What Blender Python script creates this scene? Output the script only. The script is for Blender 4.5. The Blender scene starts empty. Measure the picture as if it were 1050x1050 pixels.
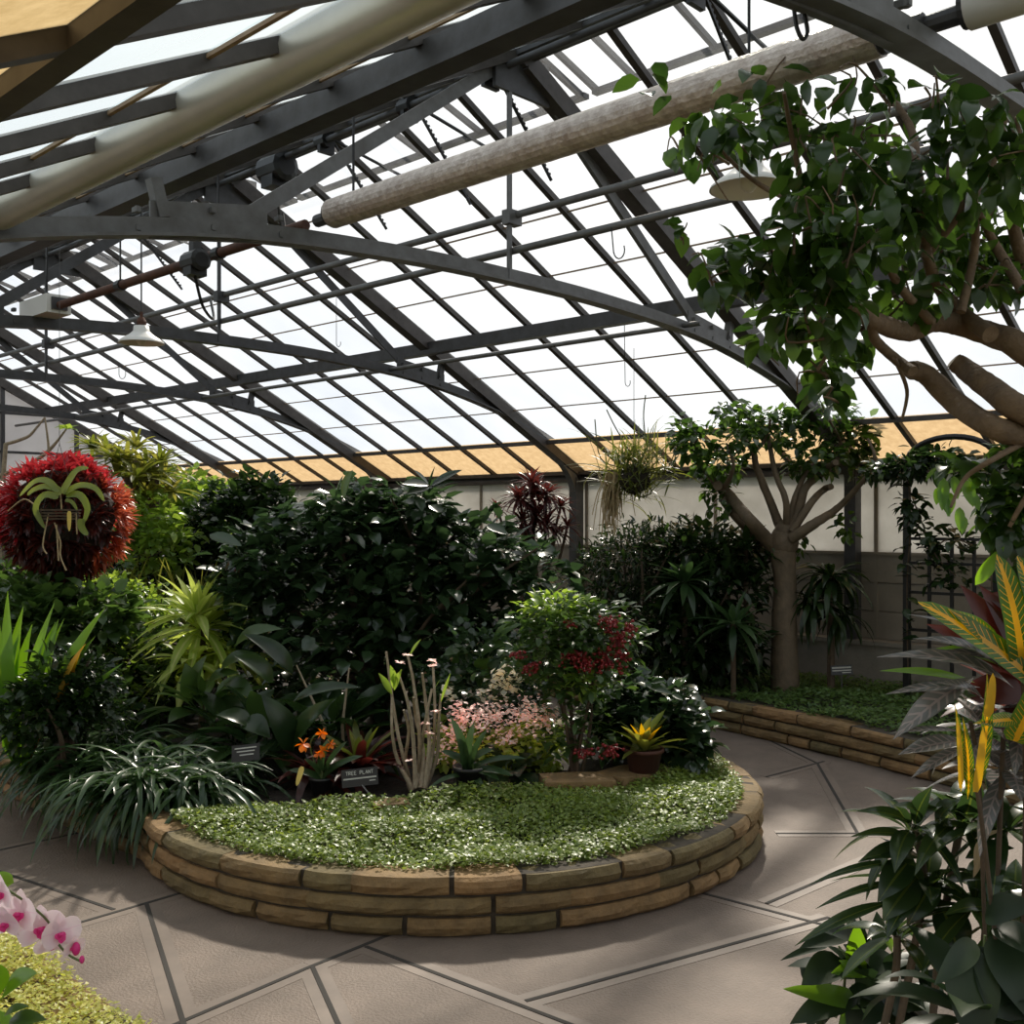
import bpy, math
import numpy as np
from mathutils import Vector
R = np.random.default_rng(7)
SC = bpy.context.scene
COL = SC.collection
# ---------------------------------------------------------------- camera model (camera at (0,0,EYE), X = towards the long wall, Y = along the house)
F = 1077.0; CX = 525.0; HY = 529.0; EYE = 1.6
A0 = math.radians(43.75); CA, SA = math.cos(A0), math.sin(A0)
def P(px, py, d):
    r = (px-CX)/F
    return np.array([d*(CA+SA*r), d*(SA-CA*r), EYE+d*(HY-py)/F])
def PZ(px, py, z): return P(px, py, (EYE-z)*F/(py-HY))
def PX(px, py, X):
    r = (px-CX)/F; return P(px, py, X/(CA+SA*r))
def PY(px, py, Y):
    r = (px-CX)/F; return P(px, py, Y/(SA-CA*r))
def G(px, d, z=0.2):
    p = P(px, 529, d); p[2] = z; return p
# ---------------------------------------------------------------- mesh builder
class MB:
    def __init__(s): s.V=[]; s.Q=[]; s.T=[]; s.QM=[]; s.TM=[]; s.U=[]; s.n=0
    def add(s, V, faces, m=0, uv=None):
        V = np.asarray(V, float).reshape(-1,3)
        s.V.append(V); s.U.append(np.zeros((len(V),2)) if uv is None else np.asarray(uv,float).reshape(-1,2))
        if isinstance(faces, np.ndarray):
            if faces.shape[1]==4: s.Q.append(faces+s.n); s.QM.append(np.full(len(faces),m))
            else: s.T.append(faces+s.n); s.TM.append(np.full(len(faces),m))
        else:
            q=[f for f in faces if len(f)==4]; t=[f for f in faces if len(f)==3]
            if q: s.Q.append(np.array(q)+s.n); s.QM.append(np.full(len(q),m))
            if t: s.T.append(np.array(t)+s.n); s.TM.append(np.full(len(t),m))
            for f in faces:
                if len(f)>4:
                    tt=[(f[0],f[i],f[i+1]) for i in range(1,len(f)-1)]
                    s.T.append(np.array(tt)+s.n); s.TM.append(np.full(len(tt),m))
        s.n += len(V); return s
    def build(s, name, mats, parent=None, smooth=False):
        me = bpy.data.meshes.new(name)
        V = np.concatenate(s.V); U = np.concatenate(s.U)
        Q = np.concatenate(s.Q) if s.Q else np.zeros((0,4),int)
        T = np.concatenate(s.T) if s.T else np.zeros((0,3),int)
        M = np.concatenate([np.concatenate(s.QM) if s.QM else np.zeros(0,int), np.concatenate(s.TM) if s.TM else np.zeros(0,int)])
        loops = np.concatenate([Q.ravel(), T.ravel()]).astype(np.int32)
        starts = np.concatenate([np.arange(len(Q))*4, len(Q)*4+np.arange(len(T))*3]).astype(np.int32)
        off = np.zeros(3)
        q=parent
        while q is not None: off = off+np.array(q.matrix_basis.translation); q=q.parent
        me.vertices.add(len(V)); me.vertices.foreach_set('co', (V-off).astype(np.float32).ravel())
        me.loops.add(len(loops)); me.loops.foreach_set('vertex_index', loops)
        me.polygons.add(len(starts)); me.polygons.foreach_set('loop_start', starts)
        if not isinstance(mats,(list,tuple)): mats=[mats]
        for m in mats: me.materials.append(m)
        me.polygons.foreach_set('material_index', M.astype(np.int32))
        smooth = smooth or any(m.name.split('.')[0].endswith(('leaf','petal','lip')) for m in mats)
        me.polygons.foreach_set('use_smooth', np.full(len(starts), bool(smooth)))
        uvl = me.uv_layers.new(name='UVMap'); uvl.data.foreach_set('uv', U[loops].astype(np.float32).ravel())
        me.update(calc_edges=True); me.validate()
        o = bpy.data.objects.new(name, me); COL.objects.link(o)
        if parent is not None: o.parent = parent
        return o
def nrm(v): v=np.asarray(v,float); return v/(np.linalg.norm(v)+1e-12)
BOXF = [(0,3,2,1),(4,5,6,7),(0,1,5,4),(1,2,6,5),(2,3,7,6),(3,0,4,7)]
def box(mb, lo, hi, m=0):
    x0,y0,z0=lo; x1,y1,z1=hi
    return mb.add([(x0,y0,z0),(x1,y0,z0),(x1,y1,z0),(x0,y1,z0),(x0,y0,z1),(x1,y0,z1),(x1,y1,z1),(x0,y1,z1)], BOXF, m)
def sweep(mb, pts, w, h, m=0, up=(0,0,1)):
    pts=[np.asarray(p,float) for p in pts]; n=len(pts); V=[]; Fc=[]
    for i,p in enumerate(pts):
        t=nrm(pts[min(i+1,n-1)]-pts[max(i-1,0)]); s=np.cross(t,up)
        if np.linalg.norm(s)<1e-4: s=np.cross(t,(1,0,0))
        s=nrm(s); u=np.cross(s,t)
        V += [p-s*w/2-u*h/2, p+s*w/2-u*h/2, p+s*w/2+u*h/2, p-s*w/2+u*h/2]
    for i in range(n-1):
        a=i*4
        for k in range(4): Fc.append((a+k, a+(k+1)%4, a+4+(k+1)%4, a+4+k))
    Fc += [(3,2,1,0), (n*4-4,n*4-3,n*4-2,n*4-1)]
    return mb.add(V,Fc,m)
def bar(mb,p0,p1,w,h,m=0,up=(0,0,1)): return sweep(mb,[p0,p1],w,h,m,up)
def angle_bar(mb, pts, w, h, t, m=0, up=(0,0,1)):      # an L section: one flat leg and one upright leg
    pts=[np.asarray(p,float) for p in pts]; U=np.asarray(up,float)
    sweep(mb, pts, w, t, m, up); sweep(mb, [p+U*h/2 for p in pts], t, h, m, up)
    return mb
def smooth_path(pts, k=6):
    pts=np.asarray(pts,float); n=len(pts); out=[]
    for i in range(n-1):
        p0=pts[max(i-1,0)];p1=pts[i];p2=pts[i+1];p3=pts[min(i+2,n-1)]
        for j in range(k):
            t=j/k; out.append(.5*((2*p1)+(-p0+p2)*t+(2*p0-5*p1+4*p2-p3)*t*t+(-p0+3*p1-3*p2+p3)*t**3))
    out.append(pts[-1]); return np.array(out)
def tube(mb, pts, rad, n=8, m=0, cap=True, wob=0.0):
    pts=np.asarray(pts,float); N=len(pts)
    rad=np.full(N,rad,float) if np.isscalar(rad) else np.interp(np.linspace(0,1,N), np.linspace(0,1,len(rad)), rad)
    T=np.gradient(pts,axis=0); T/= (np.linalg.norm(T,axis=1)[:,None]+1e-12)
    s=np.cross(T[0],(0,0,1.)); s = nrm(s) if np.linalg.norm(s)>1e-3 else np.array([1.,0,0])
    V=[]; U=[]; Fc=[]; L=0
    for i in range(N):
        s=nrm(s-T[i]*np.dot(s,T[i])); u=np.cross(T[i],s)
        if i: L+=np.linalg.norm(pts[i]-pts[i-1])
        rr=rad[i]*(1+wob*R.uniform(-1,1,n))
        a=np.arange(n)*2*np.pi/n
        V.append(pts[i]+np.outer(np.cos(a)*rr,s)+np.outer(np.sin(a)*rr,u)); U.append(np.stack([a/6.283,np.full(n,L)],1))
    V=np.concatenate(V); U=np.concatenate(U)
    i=np.repeat(np.arange(N-1),n); k=np.tile(np.arange(n),N-1)
    Q=np.stack([i*n+k, i*n+(k+1)%n, (i+1)*n+(k+1)%n, (i+1)*n+k],1)
    mb.add(V,Q,m,U)
    if cap:
        mb.add(np.concatenate([V[:n],[pts[0]]]), np.array([[(j+1)%n,j,n] for j in range(n)]),m)
        mb.add(np.concatenate([V[-n:],[pts[-1]]]), np.array([[j,(j+1)%n,n] for j in range(n)]),m)
    return mb
def lathe(mb, c, prof, n=24, m=0):
    c=np.asarray(c,float); V=[]; 
    for r,z in prof:
        a=np.arange(n)*2*np.pi/n; V.append(c+np.stack([r*np.cos(a),r*np.sin(a),np.full(n,z)],1))
    V=np.concatenate(V); N=len(prof)
    i=np.repeat(np.arange(N-1),n); k=np.tile(np.arange(n),N-1)
    return mb.add(V,np.stack([i*n+k, i*n+(k+1)%n, (i+1)*n+(k+1)%n, (i+1)*n+k],1),m)
def blob(mb, c, rx, ry, rz, n=10, m=0, rough=0.0):
    V=[]; 
    for i in range(n+1):
        th=math.pi*i/n
        for k in range(n*2):
            ph=math.pi*k/n; j=1+R.uniform(-rough,rough)
            V.append((c[0]+rx*j*math.sin(th)*math.cos(ph), c[1]+ry*j*math.sin(th)*math.sin(ph), c[2]+rz*j*math.cos(th)))
    w=2*n; Q=np.array([[i*w+k,(i+1)*w+k,(i+1)*w+(k+1)%w,i*w+(k+1)%w] for i in range(n) for k in range(w)])
    return mb.add(V,Q,m)
# ---------------------------------------------------------------- leaves
def prof(kind,u):
    if kind=='ovate': return np.clip(np.sin(np.pi*np.clip(u,0,1)**.75)**.8,0.02,1)
    if kind=='lance': return np.clip(np.sin(np.pi*u**.9),0.03,1)
    if kind=='strap': return np.clip(np.minimum(1,u*8+.55)*np.sqrt(np.clip(1-u**3,0,1)),0.03,1)
    if kind=='sword': return np.clip((.45+1.1*u)*(u<.5)+(1-((u-.5)/.5)**1.6)*(u>=.5),0.03,1)
    if kind=='petiole': return np.where(u<.35,.06,np.clip(np.sin(np.pi*np.clip((u-.33)/.68,0,1)**.8),.03,1))
    if kind=='round': return np.clip(np.sqrt(np.clip(1-(2*u-1)**2,0,1)),.05,1)
def leaves(mb, Pb, az, e0, e1, L, W, kind='ovate', K=4, fold=.25, roll=None, curl=1.0, m=0, wav=0.0):
    Pb=np.asarray(Pb,float).reshape(-1,3); n=len(Pb)
    f=lambda x: np.broadcast_to(np.asarray(x,float),(n,))
    az,e0,e1,L,W=map(f,(az,e0,e1,L,W)); roll=R.normal(0,.35,n) if roll is None else f(roll)
    hx=np.stack([np.cos(az),np.sin(az),0*az],1); sd=np.stack([-np.sin(az),np.cos(az),0*az],1)
    us=np.linspace(0,1,K+1); pw=prof(kind,us); c=Pb.copy(); V=np.zeros((n,(K+1),3,3)); U=np.zeros((n,K+1,3,2))
    for k in range(K+1):
        e=e0+(e1-e0)*us[k]**curl
        d=hx*np.cos(e)[:,None]; d[:,2]=np.sin(e)
        if k: c=c+d*(L/K)[:,None]
        nr=-hx*np.sin(e)[:,None]; nr[:,2]=np.cos(e)
        s=sd*np.cos(roll)[:,None]+nr*np.sin(roll)[:,None]; n2=nr*np.cos(roll)[:,None]-sd*np.sin(roll)[:,None]
        w=(W*pw[k])[:,None]
        wz = wav*np.sin(us[k]*14+az*3)[:,None]*w if wav else 0
        V[:,k,0]=c-s*w+n2*w*fold+n2*wz; V[:,k,1]=c; V[:,k,2]=c+s*w+n2*w*fold-n2*wz
        U[:,k,0]=(0,us[k]);U[:,k,1]=(.5,us[k]);U[:,k,2]=(1,us[k])
    nv=(K+1)*3
    q=[]
    for k in range(K):
        a=k*3; q += [(a,a+1,a+4,a+3),(a+1,a+2,a+5,a+4)]
    Q=(np.array(q)[None]+(np.arange(n)*nv)[:,None,None]).reshape(-1,4)
    return mb.add(V.reshape(-1,3),Q,m,U.reshape(-1,2))
def leaf_px(mb, b, t, wpx, kind='ovate', sag=0.0, m=0, K=8, fold=.3, face=None, wav=0):
    """one leaf from point b to point t (each px,py,depth), width in pixels at its depth; face = which way the blade looks"""
    b3=P(*b); t3=P(*t); L=np.linalg.norm(t3-b3); w=wpx/2/F*(b[2]+t[2])/2
    d=nrm(t3-b3); f=np.array([-CA*.6,-SA*.6,.8]) if face is None else np.asarray(face,float)
    s=nrm(np.cross(d,f)); nn=np.cross(s,d); us=np.linspace(0,1,K+1); pw=prof(kind,us); V=[];U=[]
    for k,u in enumerate(us):
        c=b3+(t3-b3)*u+nn*(sag*L*4*u*(1-u)); ww=w*pw[k]; z=wav*math.sin(u*16)*ww
        V += [c-s*ww+nn*ww*fold+nn*z, c, c+s*ww+nn*ww*fold-nn*z]; U += [(0,u),(.5,u),(1,u)]
    q=[]
    for k in range(K):
        a=k*3; q+=[(a,a+1,a+4,a+3),(a+1,a+2,a+5,a+4)]
    return mb.add(V,np.array(q),m,U)
def rosette(mb, c, n, L, W, e0=(1.3,.2), drop=1.2, kind='strap', K=5, az0=None, jit=.12, m=0, fold=.25):
    t=np.linspace(0,1,n); az=(R.uniform(0,6.28) if az0 is None else az0)+np.arange(n)*2.399
    e=e0[0]+(e0[1]-e0[0])*t+R.normal(0,jit,n); Ls=L*R.uniform(.75,1.1,n)*(0.65+.35*t)
    Pb=np.tile(np.asarray(c,float),(n,1)); Pb[:,0]+=np.cos(az)*W*.5; Pb[:,1]+=np.sin(az)*W*.5
    return leaves(mb,Pb,az,e,e-drop*R.uniform(.6,1.2,n),Ls,W*R.uniform(.85,1.1,n),kind,K,fold,roll=R.normal(0,.15,n),m=m)
def bush_pts(c, r, n, inner=.45, zmin=-1):
    v=R.normal(size=(n*2,3)); v/=np.linalg.norm(v,axis=1)[:,None]; v=v[v[:,2]>zmin][:n]
    rr=R.uniform(inner**3,1,len(v))**(1/3)
    lump=1+.13*np.sin(v[:,0]*5+c[0]*3)*np.sin(v[:,1]*6+c[1])+.1*np.sin(v[:,2]*8)
    return np.asarray(c)+v*np.asarray(r)*(rr*lump)[:,None], v
def bush(mb, c, r, n, L, W, kind='ovate', K=3, inner=.45, e=(.35,.5), drop=.8, m=0, fold=.25, zmin=-1, jaz=.9, vz=.5):
    p,v=bush_pts(c,r,n,inner,zmin); n=len(p)
    az=np.arctan2(v[:,1],v[:,0])+R.normal(0,jaz,n); e0=e[0]+v[:,2]*vz+R.normal(0,e[1],n)
    return leaves(mb,p,az,e0,e0-drop*R.uniform(.4,1.3,n),L*R.uniform(.6,1.2,n),W*R.uniform(.75,1.15,n),kind,K,fold,m=m)
def stems(mb, base, tips, r0, r1, n=5, bend=.15, spread=.05, m=0):
    for t in tips:
        b=np.asarray(base,float)+np.append(R.normal(0,spread,2),0); t=np.asarray(t,float)
        mid=(b+t)/2+np.append(R.normal(0,bend*np.linalg.norm(t-b)*.5,2),np.linalg.norm(t-b)*.12)
        tube(mb,smooth_path([b,mid,t],5),[r0,r1],n,m)
    return mb
# ---------------------------------------------------------------- scene-tree helpers
def tag(o,label,cat,group=None,kind=None):
    if label: o['label']=label
    if cat: o['category']=cat
    if group: o['group']=group
    if kind: o['kind']=kind
    return o
def thing(name,label,cat,loc,group=None,kind=None):
    o=bpy.data.objects.new(name,None); o.empty_display_size=.1; o.location=tuple(map(float,loc)); COL.objects.link(o)
    return tag(o,label,cat,group,kind)
def struct(o,label=None):
    o['kind']='structure'
    if label: o['label']=label
    return o
# ---------------------------------------------------------------- materials
def mat(name, col, rough=.6, metal=0.0, spec=.5, noise=None, bump=0.0, bscale=40, nscale=6.0, detail=4):
    m=bpy.data.materials.new(name); m.use_nodes=True; nt=m.node_tree; b=nt.nodes['Principled BSDF']
    b.inputs['Base Color'].default_value=(*col,1); b.inputs['Roughness'].default_value=rough; b.inputs['Metallic'].default_value=metal
    b.inputs['Specular IOR Level'].default_value=spec
    tc=nt.nodes.new('ShaderNodeTexCoord')
    if noise:
        nz=nt.nodes.new('ShaderNodeTexNoise'); nz.inputs['Scale'].default_value=nscale; nz.inputs['Detail'].default_value=detail; nz.inputs['Roughness'].default_value=.65
        nt.links.new(tc.outputs['Object'],nz.inputs['Vector'])
        rp=nt.nodes.new('ShaderNodeValToRGB'); rp.color_ramp.elements[0].position=.32; rp.color_ramp.elements[1].position=.68
        rp.color_ramp.elements[0].color=(*noise,1); rp.color_ramp.elements[1].color=(*col,1)
        nt.links.new(nz.outputs['Fac'],rp.inputs['Fac']); nt.links.new(rp.outputs['Color'],b.inputs['Base Color'])
    if bump:
        nb=nt.nodes.new('ShaderNodeTexNoise'); nb.inputs['Scale'].default_value=bscale; nb.inputs['Detail'].default_value=6
        nt.links.new(tc.outputs['Object'],nb.inputs['Vector'])
        bp=nt.nodes.new('ShaderNodeBump'); bp.inputs['Strength'].default_value=bump; bp.inputs['Distance'].default_value=.02
        nt.links.new(nb.outputs['Fac'],bp.inputs['Height']); nt.links.new(bp.outputs['Normal'],b.inputs['Normal'])
    return m
def leafmat(name, c1, c2, rough=.35, trans=.35, spec=.5, vein=None, veins=0.0, mid=.08, tcol=None, vth=.45):
    """leaf blade: each leaf its own shade between c1 and c2; light shines through; optional coloured midrib and side veins"""
    m=bpy.data.materials.new(name); m.use_nodes=True; nt=m.node_tree; N=nt.nodes; Lk=nt.links; b=N['Principled BSDF']; out=N['Material Output']
    b.inputs['Roughness'].default_value=rough; b.inputs['Specular IOR Level'].default_value=spec
    g=N.new('ShaderNodeNewGeometry'); rp=N.new('ShaderNodeValToRGB')
    rp.color_ramp.elements[0].color=(*c1,1); rp.color_ramp.elements[1].color=(*c2,1)
    Lk.new(g.outputs['Random Per Island'],rp.inputs['Fac']); colr=rp.outputs['Color']
    if vein:
        uv=N.new('ShaderNodeUVMap'); sp=N.new('ShaderNodeSeparateXYZ'); Lk.new(uv.outputs['UV'],sp.inputs[0])
        def mth(op,a,bv=None,clamp=False):
            x=N.new('ShaderNodeMath'); x.operation=op; x.use_clamp=clamp
            for i,q in enumerate((a,bv)):
                if q is None: continue
                if isinstance(q,(int,float)): x.inputs[i].default_value=q
                else: Lk.new(q,x.inputs[i])
            return x.outputs[0]
        ax=mth('ABSOLUTE',mth('SUBTRACT',sp.outputs[0],.5))
        rib=mth('LESS_THAN',ax,mid)
        fac=rib
        if veins:
            sn=mth('SINE',mth('MULTIPLY',mth('SUBTRACT',sp.outputs[1],mth('MULTIPLY',ax,.25)),veins))
            vv=mth('MULTIPLY',mth('GREATER_THAN',sn,vth),mth('LESS_THAN',ax,.42)); fac=mth('MAXIMUM',rib,vv)
        mx=N.new('ShaderNodeMix'); mx.data_type='RGBA'; Lk.new(fac,mx.inputs[0]); Lk.new(colr,mx.inputs[6]); mx.inputs[7].default_value=(*vein,1); colr=mx.outputs[2]
    Lk.new(colr,b.inputs['Base Color'])
    t=N.new('ShaderNodeBsdfTranslucent')
    if tcol is None:
        hs=N.new('ShaderNodeHueSaturation'); hs.inputs['Hue'].default_value=.485; hs.inputs['Saturation'].default_value=1.1; hs.inputs['Value'].default_value=2.6
        Lk.new(colr,hs.inputs['Color']); Lk.new(hs.outputs['Color'],t.inputs['Color'])
    else: t.inputs['Color'].default_value=(*tcol,1)
    ms=N.new('ShaderNodeMixShader'); ms.inputs[0].default_value=trans
    Lk.new(b.outputs[0],ms.inputs[1]); Lk.new(t.outputs[0],ms.inputs[2]); Lk.new(ms.outputs[0],out.inputs['Surface'])
    return m
def glassmat(name, tint, trans=.9, haze=(.8,.85,.9), gloss=.06, dirt=.25, scale=2.0):
    """hazy roof sheet: mostly see-through, partly milky (light scatters through), faintly glossy, with uneven dirt"""
    m=bpy.data.materials.new(name); m.use_nodes=True; nt=m.node_tree; N=nt.nodes; Lk=nt.links; N.remove(N['Principled BSDF']); out=N['Material Output']
    tr=N.new('ShaderNodeBsdfTransparent'); tr.inputs['Color'].default_value=(*tint,1)
    tl=N.new('ShaderNodeBsdfTranslucent'); tl.inputs['Color'].default_value=(*haze,1)
    gl=N.new('ShaderNodeBsdfGlossy'); gl.inputs['Roughness'].default_value=.12; gl.inputs['Color'].default_value=(.9,.93,1,1)
    tc=N.new('ShaderNodeTexCoord'); nz=N.new('ShaderNodeTexNoise'); nz.inputs['Scale'].default_value=scale; nz.inputs['Detail'].default_value=5
    Lk.new(tc.outputs['Object'],nz.inputs['Vector'])
    mr=N.new('ShaderNodeMapRange'); mr.inputs[1].default_value=.3; mr.inputs[2].default_value=.7; mr.inputs[3].default_value=max(0,1-trans-dirt*.5); mr.inputs[4].default_value=1-trans+dirt*.5
    Lk.new(nz.outputs['Fac'],mr.inputs[0])
    m1=N.new('ShaderNodeMixShader'); Lk.new(mr.outputs[0],m1.inputs[0]); Lk.new(tr.outputs[0],m1.inputs[1]); Lk.new(tl.outputs[0],m1.inputs[2])
    m2=N.new('ShaderNodeMixShader'); m2.inputs[0].default_value=gloss; Lk.new(m1.outputs[0],m2.inputs[1]); Lk.new(gl.outputs[0],m2.inputs[2]); Lk.new(m2.outputs[0],out.inputs['Surface'])
    return m
def panelmat(name, tcol, dcol, trans=.6, stain=None, scale=3.0, rough=.6, lo=.4, hi=.7):
    """opaque sheet that glows when lit from behind (fibreglass, shade cloth)"""
    m=bpy.data.materials.new(name); m.use_nodes=True; nt=m.node_tree; N=nt.nodes; Lk=nt.links; b=N['Principled BSDF']; out=N['Material Output']
    b.inputs['Base Color'].default_value=(*dcol,1); b.inputs['Roughness'].default_value=rough
    t=N.new('ShaderNodeBsdfTranslucent'); t.inputs['Color'].default_value=(*tcol,1)
    if stain:
        tc=N.new('ShaderNodeTexCoord'); nz=N.new('ShaderNodeTexNoise'); nz.inputs['Scale'].default_value=scale; nz.inputs['Detail'].default_value=7; nz.inputs['Roughness'].default_value=.7
        Lk.new(tc.outputs['Object'],nz.inputs['Vector']); rp=N.new('ShaderNodeValToRGB'); rp.color_ramp.elements[0].position=lo; rp.color_ramp.elements[1].position=hi
        rp.color_ramp.elements[0].color=(*stain,1); rp.color_ramp.elements[1].color=(*tcol,1); Lk.new(nz.outputs['Fac'],rp.inputs['Fac']); Lk.new(rp.outputs['Color'],t.inputs['Color'])
    ms=N.new('ShaderNodeMixShader'); ms.inputs[0].default_value=trans; Lk.new(b.outputs[0],ms.inputs[1]); Lk.new(t.outputs[0],ms.inputs[2]); Lk.new(ms.outputs[0],out.inputs['Surface'])
    return m
SUN,SKY,EXPO=5.5,0.98,0.0
# ================================================================ SETTING: steel glasshouse
M={}
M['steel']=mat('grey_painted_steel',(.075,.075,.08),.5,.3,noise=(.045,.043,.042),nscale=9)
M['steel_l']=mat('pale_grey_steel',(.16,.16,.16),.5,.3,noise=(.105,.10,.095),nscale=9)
M['bar']=mat('dark_glazing_bar',(.075,.066,.06),.55,.2,noise=(.045,.038,.034),nscale=12)
M['lap']=mat('rusty_lap_strip',(.33,.24,.15),.7,noise=(.22,.14,.08),nscale=12)
M['blackmetal']=mat('black_metal',(.012,.012,.012),.4,.2)
M['rust']=mat('rusty_pipe',(.12,.05,.028),.75,.2,noise=(.06,.026,.018),nscale=20)
M['silver']=mat('polished_silver_tube',(.62,.60,.53),.42,.7,noise=(.54,.52,.45),nscale=4)
M['mesh']=mat('ridged_galvanised_sleeve',(.70,.62,.56),.42,.5,noise=(.42,.34,.29),nscale=26,bump=.3,bscale=60)
M['white']=mat('white_enamel',(.72,.70,.66),.4)
M['glassR']=glassmat('hazy_roof_sheet',(.96,.98,1.0),.94,(.95,.97,1.0),.04,.07)
M['glassL']=glassmat('whitewashed_roof_sheet',(.86,.93,.95),.72,(.80,.86,.86),.05,.15)
M['glassS']=glassmat('clear_vent_sheet',(.97,.985,1.0),.985,(.95,.97,1.0),.02,.01)
M['gold']=panelmat('tan_shade_cloth',(.60,.44,.25),(.35,.27,.17),.72,(.46,.32,.17),18)
M['goldL']=panelmat('tan_shade_cloth_left',(.85,.62,.31),(.40,.32,.18),.75,(.66,.46,.21),18)
M['panel']=panelmat('milky_wall_sheet',(.80,.79,.775),(.42,.41,.39),.6,(.62,.61,.59),2.2)
M['gable']=panelmat('milky_gable_sheet',(.78,.77,.80),(.5,.5,.5),.6,(.68,.67,.7),1.2)
M['siding']=mat('beige_wall_board',(.27,.235,.185),.7,noise=(.21,.18,.14),nscale=4)
M['conc']=mat('old_render',(.27,.24,.195),.85,noise=(.2,.178,.145),nscale=5,bump=.15)
M['floorc']=mat('broomed_concrete',(.195,.150,.118),.7,noise=(.130,.100,.078),nscale=3.5,bump=.35,bscale=90,detail=8)
M['trowel']=mat('smooth_concrete_margin',(.19,.148,.117),.62,noise=(.142,.110,.087),nscale=6)
M['joint']=mat('dark_joint',(.03,.026,.022),.9)
M['soil']=mat('dark_soil',(.035,.027,.02),.95,noise=(.018,.014,.011),nscale=14,bump=.6,bscale=40)
M['ground']=mat('outside_lawn',(.20,.22,.13),.9,noise=(.14,.16,.09),nscale=1.5)
XE,XR,SL,ZE=8.46,4.31,.52,2.08
ZR=ZE+SL*(XE-XR); XL=2*XR-XE
def zroof(X): return ZR-SL*abs(X-XR)
TY=[1.16,4.05,7.1,10.25,13.4]; YG=15.4; Y0=-4.0
# floor with its joints
mb=MB(); box(mb,(-4.5,Y0,-.12),(XE+.1,YG,0),0)
JN=0
def joint(a,b):
    a=PZ(*a,0);b=PZ(*b,0); a[2]=b[2]=0; d=nrm(b-a); s=np.array([-d[1],d[0],0])
    global JN; JN+=1
    for w,z,m in ((.10,.0006+.0001*JN,1),(.017,.0026+.0001*JN,2)):
        bar(mb,a+[0,0,z/2],b+[0,0,z/2],w,z,m)
for j in [((-120,898),(86,853)),((-60,874),(117,933)),((-40,982),(240,900)),((150,926),(189,1052)),((100,1085),(320,991)),((320,991),(436,944)),((320,991),(352,1062)),
          ((375,971),(640,1072)),((539,1027),(850,941)),((700,911),(860,953)),((786,927),(905,876)),((796,855),(960,855)),((786,797),(845,781)),((838,783),(880,856)),((838,783),(790,760))]: joint(*j)
struct(mb.build('floor',[M['floorc'],M['trowel'],M['joint']]),'grey concrete path floor with dark slanting joints')
mb=MB(); box(mb,(-60,-60,-.3),(80,80,-.13)); struct(mb.build('ground_outside',M['ground']),'lawn outside the glasshouse')
# long wall beyond the right-hand bed
wr=thing('wall_right',None,None,(XE,6,0)); struct(wr,'long side wall with milky upper sheets and a low rendered base')
yw0=Y0
mb=MB(); box(mb,(XE-.12,yw0,0),(XE+.12,YG,.55)); box(mb,(XE-.14,yw0,.53),(XE+.12,YG,.565)); mb.build('rendered_base',M['conc'],wr)
mb=MB()
zs=[.565,.80,1.04,1.285]
for i in range(3): box(mb,(XE+.02+.008*(i%2),yw0,zs[i]+.004),(XE+.05,YG,zs[i+1]-.004))
box(mb,(XE+.05,yw0,.5),(XE+.07,YG,1.29)); mb.build('lower_boards',M['siding'],wr)
mb=MB(); box(mb,(XE+.03,yw0,1.285),(XE+.045,YG,1.96)); mb.build('milky_sheets',M['panel'],wr)
mb=MB()
for z in (1.285,): box(mb,(XE+.0,yw0,z-.012),(XE+.05,YG,z+.012))
y=yw0
while y<YG: box(mb,(XE+.015,y,.565),(XE+.055,y+.03,1.96)); y+=3.15/2
mb.build('rails',M['siding'],wr)
mb=MB(); box(mb,(XE-.05,yw0,1.955),(XE+.12,YG,2.0)); box(mb,(XE+.02,yw0,2.0),(XE+.12,YG,2.09)); box(mb,(XE-.09,yw0,2.03),(XE+.02,YG,2.06))
struct(mb.build('trim_1',M['bar']),'dark eave plate along the top of the side wall')
# gable at the far end
wg=thing('wall_back',None,None,(XR,YG,0)); struct(wg,'far gable wall of pale milky sheets')
mb=MB(); mb.add([(XL,YG,0),(XE,YG,0),(XE,YG,ZE),(XR,YG,ZR),(XL,YG,ZE),(XL,YG+.03,0),(XE,YG+.03,0),(XE,YG+.03,ZE),(XR,YG+.03,ZR),(XL,YG+.03,ZE)],[(0,1,2,3,4),(9,8,7,6,5),(0,5,6,1),(1,6,7,2),(4,3,8,9),(3,2,7,8),(0,4,9,5)])
mb.build('milky_sheets',M['gable'],wg)
mb=MB()
for x in np.arange(XL+.3,XE,1.05): box(mb,(x-.025,YG-.05,0),(x+.025,YG,zroof(x)))
mb.build('mullions',M['steel'],wg)
mb=MB()
for z in (.9,1.8,2.5,3.05): box(mb,(XL if z<ZE else XR-(ZR-z)/SL,YG-.035,z-.018),(XE if z<ZE else XR+(ZR-z)/SL,YG,z+.018))
mb.build('rails',M['steel'],wg)
mb=MB()
for s in (1,-1): bar(mb,(XR,YG-.04,ZR-.05),(XR+s*4.15,YG-.04,ZE-.05),.08,.12)
mb.build('rake_bars',M['bar'],wg)
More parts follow.
